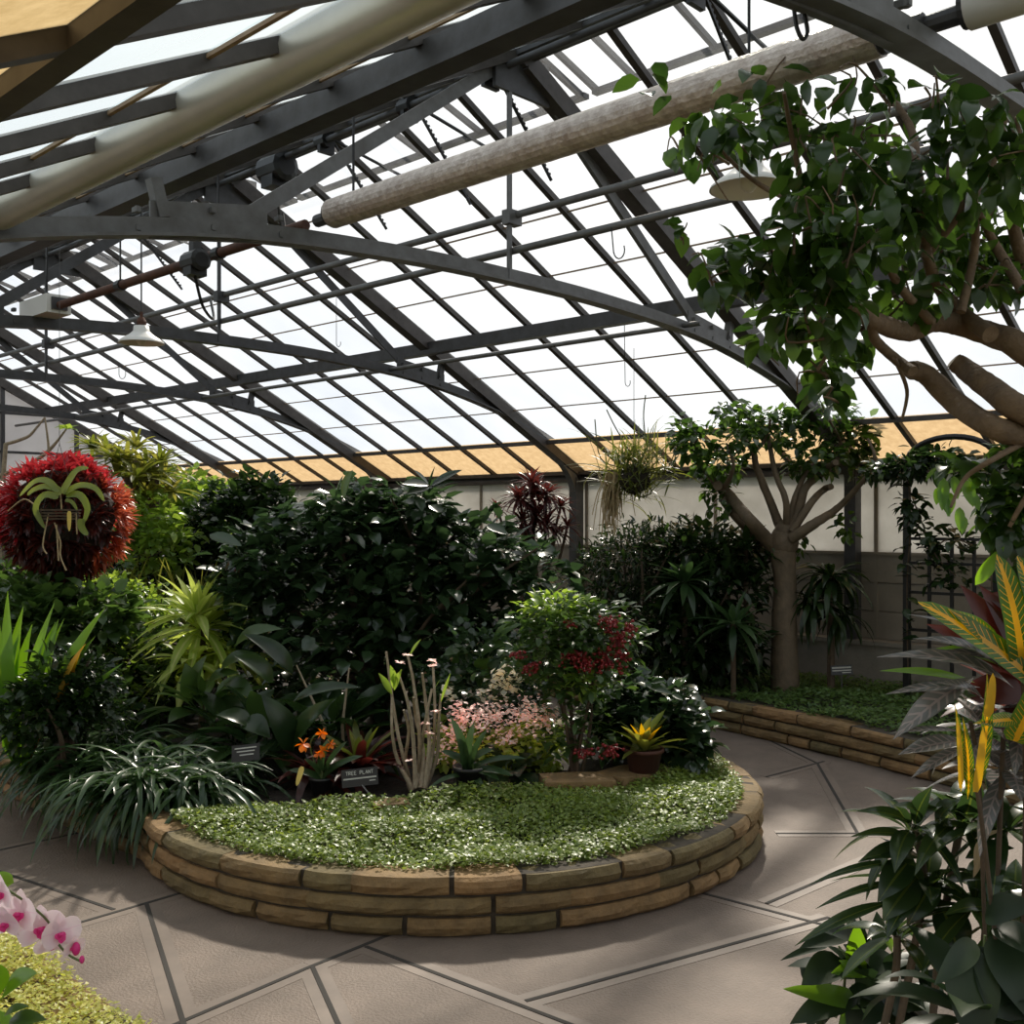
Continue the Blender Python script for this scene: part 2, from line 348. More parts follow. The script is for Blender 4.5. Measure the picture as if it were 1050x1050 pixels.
# roof glazing: one field per bay and slope
bays=[(-2.0,TY[0])]+[(TY[i],TY[i+1]) for i in range(4)]+[(TY[4],YG)]
side={1:'right',-1:'left'}; wn=1
where=['above the camera','over the near bay','over the second bay','over the third bay','over the fourth bay','at the far end']
for s in (1,-1):
    for bi,(ya,yb) in enumerate(bays):
        X=lambda t: XR+s*t
        Zt=lambda t,off=0: ZR-SL*t+off
        mb=MB()
        def pane(t0,t1,m,off=0.0):
            z0,z1=Zt(t0,off),Zt(t1,off)
            mb.add([(X(t0),ya,z0),(X(t1),ya,z1),(X(t1),yb,z1),(X(t0),yb,z0)],[(0,1,2,3)],m)
        edges=[.03,.59,1.09,1.59,2.09,2.59,3.09,3.59]
        for a,b in zip(edges[:-1],edges[1:]): pane(a,b+.01,0,.002*(edges.index(a)%2))
        pane(3.59,4.19,1)
        w=struct(mb.build('window_%d'%wn,[M['glassR' if s>0 else 'glassL'],M['gold' if s>0 else 'goldL']]),'hazy roof glazing of the %s slope %s'%(side[s],where[bi])); wn+=1
        nb=5 if bi<5 else 3
        if bi==0: nb=5
        if s<0 and bi<5: nb=6
        for k in range(1,nb):
            y=ya+(yb-ya)*k/nb
            b=MB(); bar(b,(X(.0),y,Zt(0,-.016)),(X(4.2),y,Zt(4.2,-.016)),.042,.040); b.build('glazing_bar',M['bar'],w)
        b=MB()
        for t in edges[1:-1]: bar(b,(X(t),ya,Zt(t,-.012)),(X(t),yb,Zt(t,-.006)),.011,.010)
        b.build('lap_strips',M['lap'],w)
        b=MB(); bar(b,(X(3.59),ya,Zt(3.59,-.03)),(X(3.59),yb,Zt(3.59,-.03)),.045,.04); b.build('shade_edge_bar',M['bar'],w)
# opened vent sashes along the ridge, right slope
for bi,(ya,yb) in enumerate(bays):
    va=thing('roof_vent','ridge vent sash standing ajar '+where[bi],'vent',(XR+.03,ya,ZR+.09),'ridge vent sashes')
    up=lambda t: (XR+.03+t*.93, ZR+.09-SL*t*.55)
    mb=MB(); n=10 if bi<5 else 6
    for k in range(n+1):
        y=ya+.06+(yb-ya-.12)*k/n; a=up(0);b=up(.62)
        if k%2==1 or k in(0,n): bar(mb,(a[0],y,a[1]),(b[0],y,b[1]),.026,.035)
    a=up(.62); bar(mb,(a[0],ya+.03,a[1]),(a[0],yb-.03,a[1]),.05,.03); a=up(.0); bar(mb,(a[0],ya+.03,a[1]),(a[0],yb-.03,a[1]),.04,.03)
    mb.build('sash_frame',M['bar'],va)
    mb=MB(); a=up(0);b=up(.62); mb.add([(a[0],ya+.05,a[1]+.012),(b[0],ya+.05,b[1]+.012),(b[0],yb-.05,b[1]+.012),(a[0],yb-.05,a[1]+.012)],[(0,1,2,3)]); mb.build('sash_sheet',M['glassS'],va)
mb=MB(); box(mb,(XR-.03,-2,ZR-.05),(XR+.03,YG,ZR+.16)); box(mb,(XR-.10,-2,ZR+.14),(XR+.10,YG,ZR+.17)); box(mb,(XR-.07,-2,ZR-.07),(XR+.07,YG,ZR-.045))
struct(mb.build('trim_2',M['steel']),'deep grey ridge beam')
for i,(t,s) in enumerate(((2.0,1),(2.0,-1))):
    X=XR+s*t; Z=ZR-SL*t-.10; mb=MB(); box(mb,(X-.03,-2,Z-.035),(X+.03,YG,Z+.06)); box(mb,(X-.045,-2,Z-.05),(X+.045,YG,Z-.03))
    struct(mb.build('trim_%d'%(3+i),M['steel']),'grey purlin halfway up the %s slope'%side[s])
mb=MB(); box(mb,(XL-.12,-2,ZE-.12),(XL+.06,YG,ZE-.02)); struct(mb.build('trim_5',M['bar']),'valley gutter of the left slope')
# trusses
tiep=[(0,2.12),(.55,2.36),(1.3,2.615),(2.3,2.81),(3.3,2.885),(4.15,2.90)]
tl=[(XE-x,z) for x,z in tiep]
tie=[(2*XR-x,z) for x,z in tl]+[p for p in tl[::-1]][1:]
tie=smooth_path([(x,0,z) for x,z in tie],5)
tlab=['arched steel truss nearest the camera, crossing the top right corner','arched steel truss crossing the whole picture above the round bed','second arched steel truss beyond the bell lamp','third arched steel truss further down the house','last arched steel truss just before the gable']
for i,Y in enumerate(TY):
    tr=thing('roof_truss',tlab[i],'truss',(XE,Y,0),'arched roof trusses')
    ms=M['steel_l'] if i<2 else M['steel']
    for s in (1,-1):
        mb=MB(); k_=1 if s>0 else .45
        bar(mb,(XR,Y,ZR-.06*k_),(XR+s*4.15,Y,ZE-.06*k_+.03),.07*(k_+.2),.11*k_); bar(mb,(XR,Y,ZR-.125*k_),(XR+s*4.15,Y,ZE-.125*k_+.03),.11*k_,.02*k_); mb.build('rafter',M['bar'],tr)
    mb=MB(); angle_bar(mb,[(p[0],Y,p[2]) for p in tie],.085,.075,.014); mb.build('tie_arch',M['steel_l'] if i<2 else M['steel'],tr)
    for s in (1,-1):
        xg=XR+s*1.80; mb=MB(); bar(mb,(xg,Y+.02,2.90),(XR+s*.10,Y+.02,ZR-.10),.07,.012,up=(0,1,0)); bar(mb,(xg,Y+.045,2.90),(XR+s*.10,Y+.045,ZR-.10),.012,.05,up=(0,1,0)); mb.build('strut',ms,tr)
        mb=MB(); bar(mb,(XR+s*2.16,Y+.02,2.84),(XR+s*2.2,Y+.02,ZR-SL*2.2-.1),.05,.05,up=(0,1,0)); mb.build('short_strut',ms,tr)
        mb=MB(); xa,xb=XR+s*1.66,XR+s*2.22
        zlo=lambda x: float(np.interp(x if x>XR else 2*XR-x,[XR,XE-3.3,XE-2.3,XE-1.3],[2.90,2.885,2.81,2.615]))
        for dy in (.014,):
            V=[(xa,Y+dy-.006,zlo(xa)+.0),(xb,Y+dy-.006,zlo(xb)),(xb,Y+dy-.006,zlo(xb)+.16),(xa,Y+dy-.006,zlo(xa)+.17)]; V+= [(x,y+.012,z) for x,y,z in V]
            mb.add(V,BOXF)
        for x in (xa+.06,(xa+xb)/2,xb-.06):
            for zz in (.045,.12):
                lathe(mb,(x,Y,zlo(x)+zz),[(0.0,-.012),(.012,-.012),(.012,.012),(0,.012)],8)
                bar(mb,(x,Y-.012,zlo(x)+zz),(x,Y+.03,zlo(x)+zz),.02,.02)
        mb.build('gusset_plate',ms,tr)
    mb=MB(); bar(mb,(XR-.1,Y,2.9),(XR-.1,Y,ZR-.08),.022,.022,up=(0,1,0)); box(mb,(XR-.13,Y-.03,3.22),(XR-.03,Y+.03,3.30)); mb.build('king_rod',ms,tr)
    mb=MB(); V=[(XR-.25,Y-.008,ZR-.16),(XR+.25,Y-.008,ZR-.16),(XR+.32,Y-.008,ZR-.22),(XR+.05,Y-.008,ZR-.0),(XR-.32,Y-.008,ZR-.22)]
    box(mb,(XR-.22,Y-.012,ZR-.28),(XR+.22,Y+.012,ZR-.04)); mb.build('apex_plate',M['steel'],tr)
    mb=MB(); sweep(mb,smooth_path([(XE-.62,Y,2.36),(XE-.3,Y,2.17),(XE-.12,Y,1.95),(XE-.06,Y,1.7),(XE-.06,Y,1.3)],4),.09,.075,0,up=(0,1,0)); mb.build('knee',M['steel_l'],tr)
    mb=MB(); box(mb,(XE-.11,Y-.045,.25),(XE-.01,Y+.045,1.95)); box(mb,(XE-.13,Y-.05,.55),(XE-.11,Y+.05,2.0)); mb.build('post',M['steel'],tr)
# ================================================================ services under the roof
def along(px,py,X,px2):   # start and end of a run parallel to the house through a pixel
    p=PX(px,py,X); r=(px2-CX)/F; Y2=X*(SA-CA*r)/(CA+SA*r); q=p.copy(); q[1]=Y2; return p,q
def heater(name,label,X,z,ya,yb,r,m,group=None):
    t=thing(name,label,'heater tube',(X,ya,z),group); mb=MB()
    n=max(2,int((yb-ya)/.04)) if m is M['mesh'] else 12
    ys=np.linspace(ya,yb,n); rr=[r*(1+.012*(i%2)) for i in range(n)] if m is M['mesh'] else r
    tube(mb,[(X,y,z) for y in ys],rr,20,0); mb.build('sleeve',m,t,smooth=m is not M['mesh'])
    for y,e in ((ya-.004,-.12),(yb+.004,.12)):
        mb=MB(); tube(mb,[(X,y-.012,z),(X,y+.012,z)],r*.9,16); tube(mb,[(X,y+e,z-.01),(X,y,z-.01)],r*.45,10); mb.build('end_cap',M['steel'],t)
    for y in (ya+.15,yb-.15):
        mb=MB(); bar(mb,(X,y,z+r-.01),(X,y,zroof(X)-.05),.008,.008,up=(0,1,0)); mb.build('hanger_rod',M['blackmetal'],t)
    return t
heater('heater_tube','ridged metal heating tube slung across the upper middle',2.91,2.985,1.32,3.92,.066,M['mesh'])
heater('heater_tube','smooth silver heating tube slanting across the top left corner',1.47,2.71,.2,4.0,.068,M['silver'])
heater('heater_tube','pale heating tube end poking in at the top right corner',2.93,2.985,-.6,1.08,.06,M['white'])
t=thing('gas_pipe','rusty brown pipe running behind the near truss','pipe',(2.91,4.1,2.98)); mb=MB(); tube(mb,[(2.9,4.12,2.97),(2.9,6.85,2.97)],.026,10); mb.build('pipe_run',M['rust'],t,True)
for y in (4.9,6.0):
    mb=MB(); tube(mb,[(2.9,y-.03,2.97),(2.9,y+.03,2.97)],.034,10); bar(mb,(2.9,y,2.99),(2.9,y,zroof(2.9)-.03),.008,.008,up=(0,1,0)); mb.build('hanging_clip',M['blackmetal'],t)
t=thing('heater_burner','small white burner box at the end of the rusty pipe','heater',(2.9,6.9,2.98)); mb=MB(); box(mb,(2.82,6.86,2.92),(2.98,7.3,3.04)); mb.build('casing',M['white'],t); mb=MB(); box(mb,(2.85,6.84,2.94),(2.95,6.862,3.02)); mb.build('end_plate',M['steel'],t)
mb=MB(); bar(mb,(2.9,7.05,3.04),(2.9,7.05,zroof(2.9)-.03),.01,.01,up=(0,1,0)); mb.build('hanger_rod',M['blackmetal'],t)
for (py,lab) in ((257,'lower of the two long grey pipes under the glazing'),(221,'upper of the two long grey pipes under the glazing')):
    p=PY(527,py,4.05); mb=MB(); tube(mb,[(p[0],-1,p[2]),(p[0],YG-.05,p[2])],.022,8)
    tg=thing('conduit_pipe',lab,'pipe',(p[0],4,p[2]),'long pipes under the roof'); mb.build('pipe_run',M['steel_l'],tg,True)
    for Y in TY: mb=MB(); tube(mb,[(p[0],Y+.25,p[2]),(p[0],Y+.34,p[2])],[.02,.045,.045,.02],8); mb.build('coupling',M['steel'],tg)
p=PY(400,379,7.1); mb=MB(); tube(mb,[(p[0],3.9,p[2]),(p[0],YG-.05,p[2])],.018,8); o=mb.build('conduit_pipe',M['steel_l'],None,True); tag(o,'thin grey pipe just under the middle of the glazing','pipe')
# vent gear along the ridge
mb=MB(); tube(mb,[(XR-.12,-1,ZR-.14),(XR-.12,YG-.1,ZR-.14)],.022,10); o=mb.build('drive_shaft',M['steel'],None,True); tag(o,'long grey vent drive shaft beside the ridge beam','shaft')
def rack(Y,lab):
    t=thing('vent_opener',lab,'vent opener',(XR-.12,Y,ZR-.14),'vent openers on the drive shaft')
    mb=MB(); tube(mb,[(XR-.12,Y-.05,ZR-.14),(XR-.12,Y+.05,ZR-.14)],.05,10); box(mb,(XR-.16,Y-.015,ZR-.22),(XR-.04,Y+.015,ZR-.05)); mb.build('housing',M['blackmetal'],t)
    mb=MB(); a=np.array([XR-.06,Y,ZR-.1]); b=np.array([XR+.42,Y,ZR-.62]); d=nrm(b-a); n=np.array([d[2],0,-d[0]])
    bar(mb,a,b,.014,.014,up=(0,1,0))
    for k in np.arange(.1,.7,.03): q=a+d*k; bar(mb,q,q-n*.018,.014,.012,up=(0,1,0))
    mb.build('toothed_rack',M['blackmetal'],t)
    mb=MB(); bar(mb,(XR-.1,Y,ZR-.1),(XR+.6,Y,ZR-.22),.012,.02,up=(0,1,0)); mb.build('arm',M['blackmetal'],t)
for Y,l in ((2.82,'toothed vent opener nearest the top edge of the picture'),(4.2,'toothed vent opener beside the truss apex'),(4.9,'second toothed vent opener along the shaft, beyond the truss apex'),(5.75,'third toothed vent opener, just before the black motor'),(8.6,'fourth toothed vent opener, beyond the black motor')): rack(Y,l)
def motor(name,lab,c,s):
    t=thing(name,lab,'motor',c); c=np.array(c); mb=MB(); tube(mb,[c-[0,s*.9,0],c-[0,s*.8,0],c+[0,s*.8,0],c+[0,s*.9,0]],[s*.5,s*.75,s*.75,s*.5],12); box(mb,c-[s*.6,s*.5,s*1.0],c+[s*.6,s*.5,s*.2]); mb.build('housing',M['blackmetal'],t)
    mb=MB(); box(mb,c+[-s*.3,-s*.3,s*.6],c+[s*.3,s*.3,s*1.6]); mb.build('bracket',M['steel'],t)
    mb=MB(); tube(mb,smooth_path([c+[0,0,-s],c+[.1,.1,-s*2.6],c+[.25,.25,-s*3.0],c+[.32,.4,-s*1.2]],5),.008,5); mb.build('cable',M['blackmetal'],t)
motor('vent_motor','black vent motor on the ridge drive shaft',(XR-.12,6.3,ZR-.2),.14)
motor('fan_motor','dark motor hanging just behind the near truss plate',P(200,268,5.3),.075)
# bell lamps
def lamp(lab,c,r=.15):
    t=thing('bell_lamp',lab,'lamp',c,'white bell lamps'); c=np.array(c); mb=MB()
    lathe(mb,c,[(r,0),(r*.98,.01),(r*.8,.032),(r*.52,.06),(r*.36,.085),(r*.33,.12),(.001,.125)],28); lathe(mb,c,[(r*.96,.002),(r*.78,.025),(r*.48,.052),(.001,.065)],28); mb.build('shade',M['white'],t,True)
    mb=MB(); lathe(mb,c,[(.001,.11),(.03,.115),(.035,.15),(.02,.18),(.001,.18)],12); tube(mb,[c+[0,0,.18],c+[0,0,.22]],.012,8); mb.build('lamp_holder',M['rust'],t)
    mb=MB(); tube(mb,[c+[0,0,.22],[c[0],c[1],zroof(c[0])-.05]],.006,5); mb.build('cord',M['blackmetal'],t)
    mb=MB(); blob(mb,c+[0,0,.03],.035,.035,.045,6); mb.build('bulb',mat('frosted_bulb',(.6,.58,.5),.3),t,True)
lamp('white bell lamp hanging at upper left, beyond the near truss',PY(145,352,6.95),.155)
lamp('white bell lamp half hidden by the fig leaves',P(768,194,4.0),.15)
# wire hooks
def hook(lab,a,b,r=.02):
    a=np.array(a);b=np.array(b); mb=MB(); d=b-a
    pts=[a,b]+[b+[CA*0+SA*r*(1-math.cos(x)),-CA*r*(1-math.cos(x)),-r*1.6*math.sin(x)] for x in np.linspace(.3,3.6,9)]
    tube(mb,pts,.0032,5); o=mb.build('wire_hook',M['blackmetal']); tag(o,lab,'hook',None)
hook('long wire hook hanging above the grassy hanging basket plant',PX(640,312,6.31),P(641,392,8.2))
hook('short chain hook on the lower long pipe',PY(627,233,2.9),PY(629,256,2.9),.025)
hook('wire hook dangling below the thin pipe at left',PY(345,300,8.0),PY(345,352,8.0))
hook('wire hook at far left under the lower pipe',PY(122,372,9.0),PY(122,383,9.0),.03)
mb=MB(); tube(mb,smooth_path([P(814,8,2.45),P(817,28,2.45),P(823,40,2.45),P(828,32,2.45),P(823,8,2.45)],6),.005,6); o=mb.build('bent_hook',M['blackmetal'],None,True); tag(o,'bent U shaped hook hanging from the nearest truss','hook')
# ================================================================ PLANTING BEDS
M['stone']=None
def stonemat():
    m=mat('buff_ledge_stone',(.275,.20,.10),.85,noise=(.145,.108,.056),nscale=9,bump=.5,bscale=35,detail=8)
    nt=m.node_tree; b=nt.nodes['Principled BSDF']; g=nt.nodes.new('ShaderNodeNewGeometry'); rp=nt.nodes.new('ShaderNodeValToRGB')
    rp.color_ramp.elements[0].color=(.62,.66,.55,1); rp.color_ramp.elements[1].color=(1.25,1.0,.85,1)
    nt.links.new(g.outputs['Random Per Island'],rp.inputs['Fac'])
    src=b.inputs['Base Color'].links[0].from_socket; mx=nt.nodes.new('ShaderNodeMix'); mx.data_type='RGBA'; mx.blend_type='MULTIPLY'; mx.inputs[0].default_value=1
    nt.links.new(src,mx.inputs[6]); nt.links.new(rp.outputs['Color'],mx.inputs[7]); nt.links.new(mx.outputs[2],b.inputs['Base Color']); return m
M['stone']=stonemat(); M['mortar']=mat('dark_mortar',(.075,.06,.042),.95,noise=(.04,.032,.024),nscale=20)
def resample(path,ds=.02):
    path=np.asarray(path,float); d=np.r_[0,np.cumsum(np.linalg.norm(np.diff(path,axis=0),axis=1))]; s=np.arange(0,d[-1],ds)
    return np.stack([np.interp(s,d,path[:,0]),np.interp(s,d,path[:,1])],1)
def stone_wall(name,label,path,h=.23,thick=.17,courses=3,lens=(.2,.46),group=None):
    """path: outer face line with the bed on the left hand side; rough stones laid in courses on a mortar core"""
    pts=resample(path); T=np.gradient(pts,axis=0); T/=np.linalg.norm(T,axis=1)[:,None]; Nn=np.stack([-T[:,1],T[:,0]],1)
    t=thing(name,label,'planter wall',(*pts[len(pts)//2],0),group)
    mb=MB(); V=[];n=len(pts)
    a=pts+Nn*.022; b=pts+Nn*(thick-.012); st=slice(None,None,3); a=a[st];b=b[st];n=len(a)
    for i in range(n): V += [(*a[i],0),(*a[i],h-.006),(*b[i],h-.006),(*b[i],0)]
    Q=[(i*4+k,i*4+4+k,i*4+4+k+1,i*4+k+1) for i in range(n-1) for k in range(3)]; mb.add(V,Q); mb.build('mortar_core',M['mortar'],t)
    ch=h/courses
    for c in range(courses):
        mb=MB(); s=R.uniform(-.2,0); Ltot=len(pts)*.02
        while s<Ltot:
            L=R.uniform(*lens); s0=max(s,0)+.007; s1=min(s+L,Ltot-.03)-.007; s+=L
            if s1-s0<.06: continue
            i0,i1=int(s0/.02),int(s1/.02); idx=np.unique(np.linspace(i0,min(i1,len(pts)-1),max(4,int((s1-s0)/.05))).astype(int))
            z0=c*ch+.006; z1=(c+1)*ch-.006+(R.uniform(-.002,.004) if c==courses-1 else 0); V=[];m=len(idx); ba=R.uniform(-.006,.006)
            for j,i in enumerate(idx):
                e=.010 if j in(0,m-1) else 0.0
                o=lambda: R.uniform(-.006,.004)+ba
                prof_=[(.006+e,z0),(-.004+o()+e,z0+.012),(-.010+o()+e,(z0+z1)/2),(-.004+o()+e,z1-.012),(.006+e,z1),(thick*.55,z1+R.uniform(-.001,.002)),(thick,z1-.003),(thick,z0)]
                for off,z in prof_:
                    p=pts[i]+Nn[i]*off; V.append((*p,z))
            w=8; Q=[(j*w+k,(j+1)*w+k,(j+1)*w+(k+1)%w,j*w+(k+1)%w) for j in range(m-1) for k in range(w)]
            mb.add(V,Q); e0=list(range(w)); mb.add(np.array(V)[:w],[tuple(e0)]); mb.add(np.array(V)[-w:],[tuple(e0[::-1])])
        mb.build('capping_course' if c==courses-1 else 'stone_course',M['stone'],t)
    return t
CC=np.array([3.8,4.05]); CR=1.57
arc=[CC+CR*np.array([math.cos(a),math.sin(a)]) for a in np.linspace(math.radians(160),math.radians(360),60)]
isl=[(2.36,13.6),(2.34,9),(2.33,6.0),(2.30,5.2)]+arc+[(5.40,5.2),(5.5,7),(5.5,13.6)]
B1=stone_wall('planter_bed','low curved buff stone wall around the round centre bed',isl)
rb=[(6.95,14.5),(6.95,9),(6.93,6.2),(6.84,5.0),(6.72,4.2),(6.52,3.3),(6.36,2.75),(6.1,2.0),(5.6,1.3)][::-1]
rb=smooth_path([(a,b,0) for a,b in rb][::-1],6)[:,:2]
B2=stone_wall('planter_bed','low stone wall edging the shady bed along the side wall',rb)
lbp=[(1.42,-1.0),(1.38,1.5),(1.36,3),(1.36,6),(1.36,14)]
B3=stone_wall('planter_bed','low stone edge of the mossy bed in the bottom left corner',[(a,b) for a,b in lbp])
fb=smooth_path([(6.0,.1,0),(5.2,.75,0),(4.3,1.1,0),(3.5,1.2,0),(2.9,1.05,0),(2.5,.6,0),(2.4,-.2,0),(2.4,-2,0)],6)[:,:2]
B4=stone_wall('planter_bed','low stone edge of the foreground bed hidden under the right-hand leaves',fb)
from mathutils.geometry import tessellate_polygon
def slab(t,poly,z0=.02,z1=.20):
    poly=np.asarray(poly,float); n=len(poly); V=[(*p,z1) for p in poly]+[(*p,z0) for p in poly]
    tri=tessellate_polygon([[Vector((p[0],p[1],0)) for p in poly]])
    mb=MB(); mb.add(V,[tuple(a) for a in tri]+[(i,n+i,n+(i+1)%n,(i+1)%n) for i in range(n)]); o=mb.build('soil',M['soil'],t); o['kind']='stuff'; return o
def inset(pts,d):
    p=np.asarray(pts,float); T=np.gradient(p,axis=0); T/=np.linalg.norm(T,axis=1)[:,None]; return p+np.stack([-T[:,1],T[:,0]],1)*d
slab(B1,inset(isl,.15)); slab(B2,np.r_[inset(rb,.15),[[XE-.15,1.2],[XE-.15,14.4]]]); slab(B3,np.r_[inset(lbp,.15),[[-.2,14],[-.2,-1]]]); slab(B4,np.r_[inset(fb,.15),[[6.0,-2]]])
# ---------------------------------------------------------------- leaf materials
Lf={}
Lf['dark']=leafmat('dark_glossy_leaf',(.010,.023,.008),(.026,.052,.014),.26,.28)
Lf['cam']=leafmat('broad_glossy_leaf',(.016,.034,.014),(.036,.068,.026),.2,.33,.75)
Lf['mid']=leafmat('mid_green_leaf',(.026,.056,.014),(.056,.105,.024),.3,.36,.6)
Lf['light']=leafmat('light_green_leaf',(.10,.18,.03),(.20,.29,.055),.32,.42)
Lf['lime']=leafmat('lime_leaf',(.20,.29,.04),(.38,.44,.10),.35,.4)
Lf['limevar']=leafmat('lime_variegated_leaf',(.26,.38,.06),(.48,.56,.15),.33,.5,vein=(.66,.66,.30),mid=.10,tcol=(.70,.80,.14))
Lf['fig']=leafmat('fig_leaf',(.018,.042,.010),(.05,.10,.018),.22,.42,.6)
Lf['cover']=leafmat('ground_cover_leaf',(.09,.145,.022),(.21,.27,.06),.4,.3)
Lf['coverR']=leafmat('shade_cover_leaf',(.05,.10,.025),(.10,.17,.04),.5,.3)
Lf['moss']=leafmat('gold_clubmoss_leaf',(.30,.34,.06),(.62,.60,.22),.4,.35)
Lf['strap']=leafmat('strap_grass_leaf',(.02,.048,.016),(.045,.085,.03),.3,.3,.5)
Lf['bright']=leafmat('bright_blade_leaf',(.07,.16,.018),(.125,.25,.028),.3,.42)
Lf['vanda']=leafmat('yellow_green_strap_leaf',(.11,.15,.025),(.18,.22,.05),.35,.28)
Lf['yellow']=leafmat('yellow_leaf',(.42,.26,.03),(.54,.36,.045),.4,.35)
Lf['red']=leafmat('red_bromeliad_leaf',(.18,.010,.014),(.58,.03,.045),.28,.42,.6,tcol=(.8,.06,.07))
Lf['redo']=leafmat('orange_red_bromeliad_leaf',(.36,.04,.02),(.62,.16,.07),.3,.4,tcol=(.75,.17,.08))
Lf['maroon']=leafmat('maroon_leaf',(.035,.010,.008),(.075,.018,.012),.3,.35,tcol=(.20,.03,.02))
Lf['ti']=leafmat('dark_red_blade_leaf',(.028,.008,.007),(.07,.015,.012),.35,.35,tcol=(.16,.03,.024))
Lf['brom']=leafmat('olive_bromeliad_leaf',(.085,.115,.02),(.20,.20,.045),.35,.38)
Lf['orange']=leafmat('orange_petal',(.50,.12,.015),(.66,.22,.02),.45,.3)
Lf['pink']=leafmat('pale_pink_petal',(.82,.58,.52),(.88,.72,.66),.5,.45)
Lf['white']=leafmat('cream_petal',(.72,.66,.52),(.8,.76,.66),.5,.4)
Lf['orch']=leafmat('pink_orchid_petal',(.84,.68,.74),(.88,.76,.80),.5,.4,vein=(.84,.56,.70),veins=0,mid=.02,tcol=(.92,.74,.80))
Lf['mag']=leafmat('magenta_lip',(.72,.02,.22),(.80,.06,.32),.4,.3,tcol=(.9,.1,.4))
Lf['croy']=leafmat('yellow_veined_croton_leaf',(.04,.10,.012),(.075,.15,.018),.25,.42,.6,vein=(.60,.34,.022),veins=110,mid=.11,vth=.9)
Lf['crod']=leafmat('dark_veined_croton_leaf',(.014,.034,.011),(.035,.062,.018),.22,.3,.6,vein=(.07,.10,.02),veins=0,mid=.04)
Lf['crop']=leafmat('pink_glint_croton_leaf',(.07,.075,.07),(.12,.12,.11),.22,.2,.8,vein=(.21,.18,.17),veins=60,mid=.05,vth=.6)  # base and vein colours lightened to carry a painted silvery glint
Lf['hoya']=leafmat('thick_dark_leaf',(.008,.02,.008),(.022,.04,.013),.4,.2,.35)
Lf['grassy']=leafmat('grassy_green_leaf',(.06,.085,.018),(.14,.15,.035),.4,.35)
Lf['moth']=leafmat('dull_straw_leaf',(.30,.22,.12),(.42,.33,.2),.7,.3)
M['bark']=mat('fig_bark',(.20,.132,.078),.8,noise=(.115,.076,.046),nscale=14,bump=.4,bscale=50)
M['barkg']=mat('smooth_tan_bark',(.135,.096,.058),.75,noise=(.08,.06,.036),nscale=10,bump=.3,bscale=40)
M['twig']=mat('brown_twig',(.09,.06,.035),.85,noise=(.05,.034,.02),nscale=25)
M['cane']=mat('pale_dry_cane',(.36,.30,.21),.7,noise=(.21,.165,.105),nscale=40)
M['root']=mat('straw_roots',(.46,.36,.21),.9,noise=(.32,.24,.13),nscale=30)
M['stemg']=mat('green_stem',(.10,.14,.04),.5)
M['pot']=mat('black_plastic_pot',(.012,.012,.012),.45); M['terra']=mat('dark_terracotta',(.07,.022,.014),.7)
M['berry']=mat('red_berry',(.20,.008,.010),.3); M['tag']=mat('yellow_tag',(.62,.46,.10),.5)
M['ink']=mat('white_lettering',(.42,.42,.38),.6)
def pot(c,r,h,m=None,name='pot',parent=None):
    mb=MB(); lathe(mb,c,[(.001,0),(r*.75,0),(r*.97,h*.85),(r*1.07,h*.85),(r*1.07,h),(r*.95,h),(r*.9,h*.88),(.001,h*.86)],20); return mb.build(name,m or M['pot'],parent,True)
# ---------------------------------------------------------------- ground covers (nobody could count them)
def inpoly(p,poly):
    x,y=p[:,0],p[:,1]; r=np.zeros(len(p),bool); n=len(poly)
    for i in range(n):
        (x1,y1),(x2,y2)=poly[i],poly[(i+1)%n]; c=((y1>y)!=(y2>y))&(x<(x2-x1)*(y-y1)/(y2-y1+1e-12)+x1); r^=c
    return r
def cover(name,label,cat,poly,dens,z,hh,L,W,m,lumps=7.0):
    poly=np.asarray(poly,float); lo,hi=poly.min(0),poly.max(0); n=int(dens*np.prod(hi-lo)); p=R.uniform(lo,hi,(n,2)); p=p[inpoly(p,poly)]; n=len(p)
    u=.5+.25*np.sin(p[:,0]*lumps+1.3*np.sin(p[:,1]*lumps*.8))+.25*np.sin(p[:,1]*lumps*1.1+p[:,0]*4); zz=z+hh*(.25+.6*u)+R.uniform(-.25,.25,n)*hh
    mb=MB(); leaves(mb,np.c_[p,zz],R.uniform(0,6.28,n),R.normal(.35,.4,n),R.normal(-.15,.4,n),L*R.uniform(.6,1.3,n),W*R.uniform(.7,1.2,n),'round',2,.15,m=0)
    o=mb.build(name,m); return tag(o,label,cat,None,'stuff')
gin=[CC+(CR-.09)*np.array([math.cos(a),math.sin(a)]) for a in np.linspace(math.radians(165),math.radians(340),50)]+[np.array(PZ(q[0],q[1],.23)[:2]) for q in ((722,778),(690,788),(640,803),(560,806),(480,812),(400,822),(320,828),(230,826))]
cover('ground_cover','bright small-leaved ground cover filling the front of the round bed','ground cover',gin,12500,.20,.08,.023,.0095,Lf['cover'],9)
rin=[(p[0]+.1,p[1]) for p in rb]+([(XE-.15,14.4),(XE-.15,.9)] if rb[-1][1]>rb[0][1] else [(XE-.15,1.2),(XE-.15,14.4)])
rin=[p for p in rin if p[1]<8.5]+[] 
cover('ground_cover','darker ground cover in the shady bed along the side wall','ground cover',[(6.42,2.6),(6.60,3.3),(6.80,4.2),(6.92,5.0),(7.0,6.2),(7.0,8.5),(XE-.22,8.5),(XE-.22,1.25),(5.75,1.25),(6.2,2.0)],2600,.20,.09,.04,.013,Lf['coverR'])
cover('clubmoss','yellow green feathery clubmoss carpeting the bottom left corner','moss',[(1.36,1.0),(1.335,3),(1.33,4.4),(.45,4.4),(.45,1.0)],19000,.18,.11,.019,.006,Lf['moss'],6)
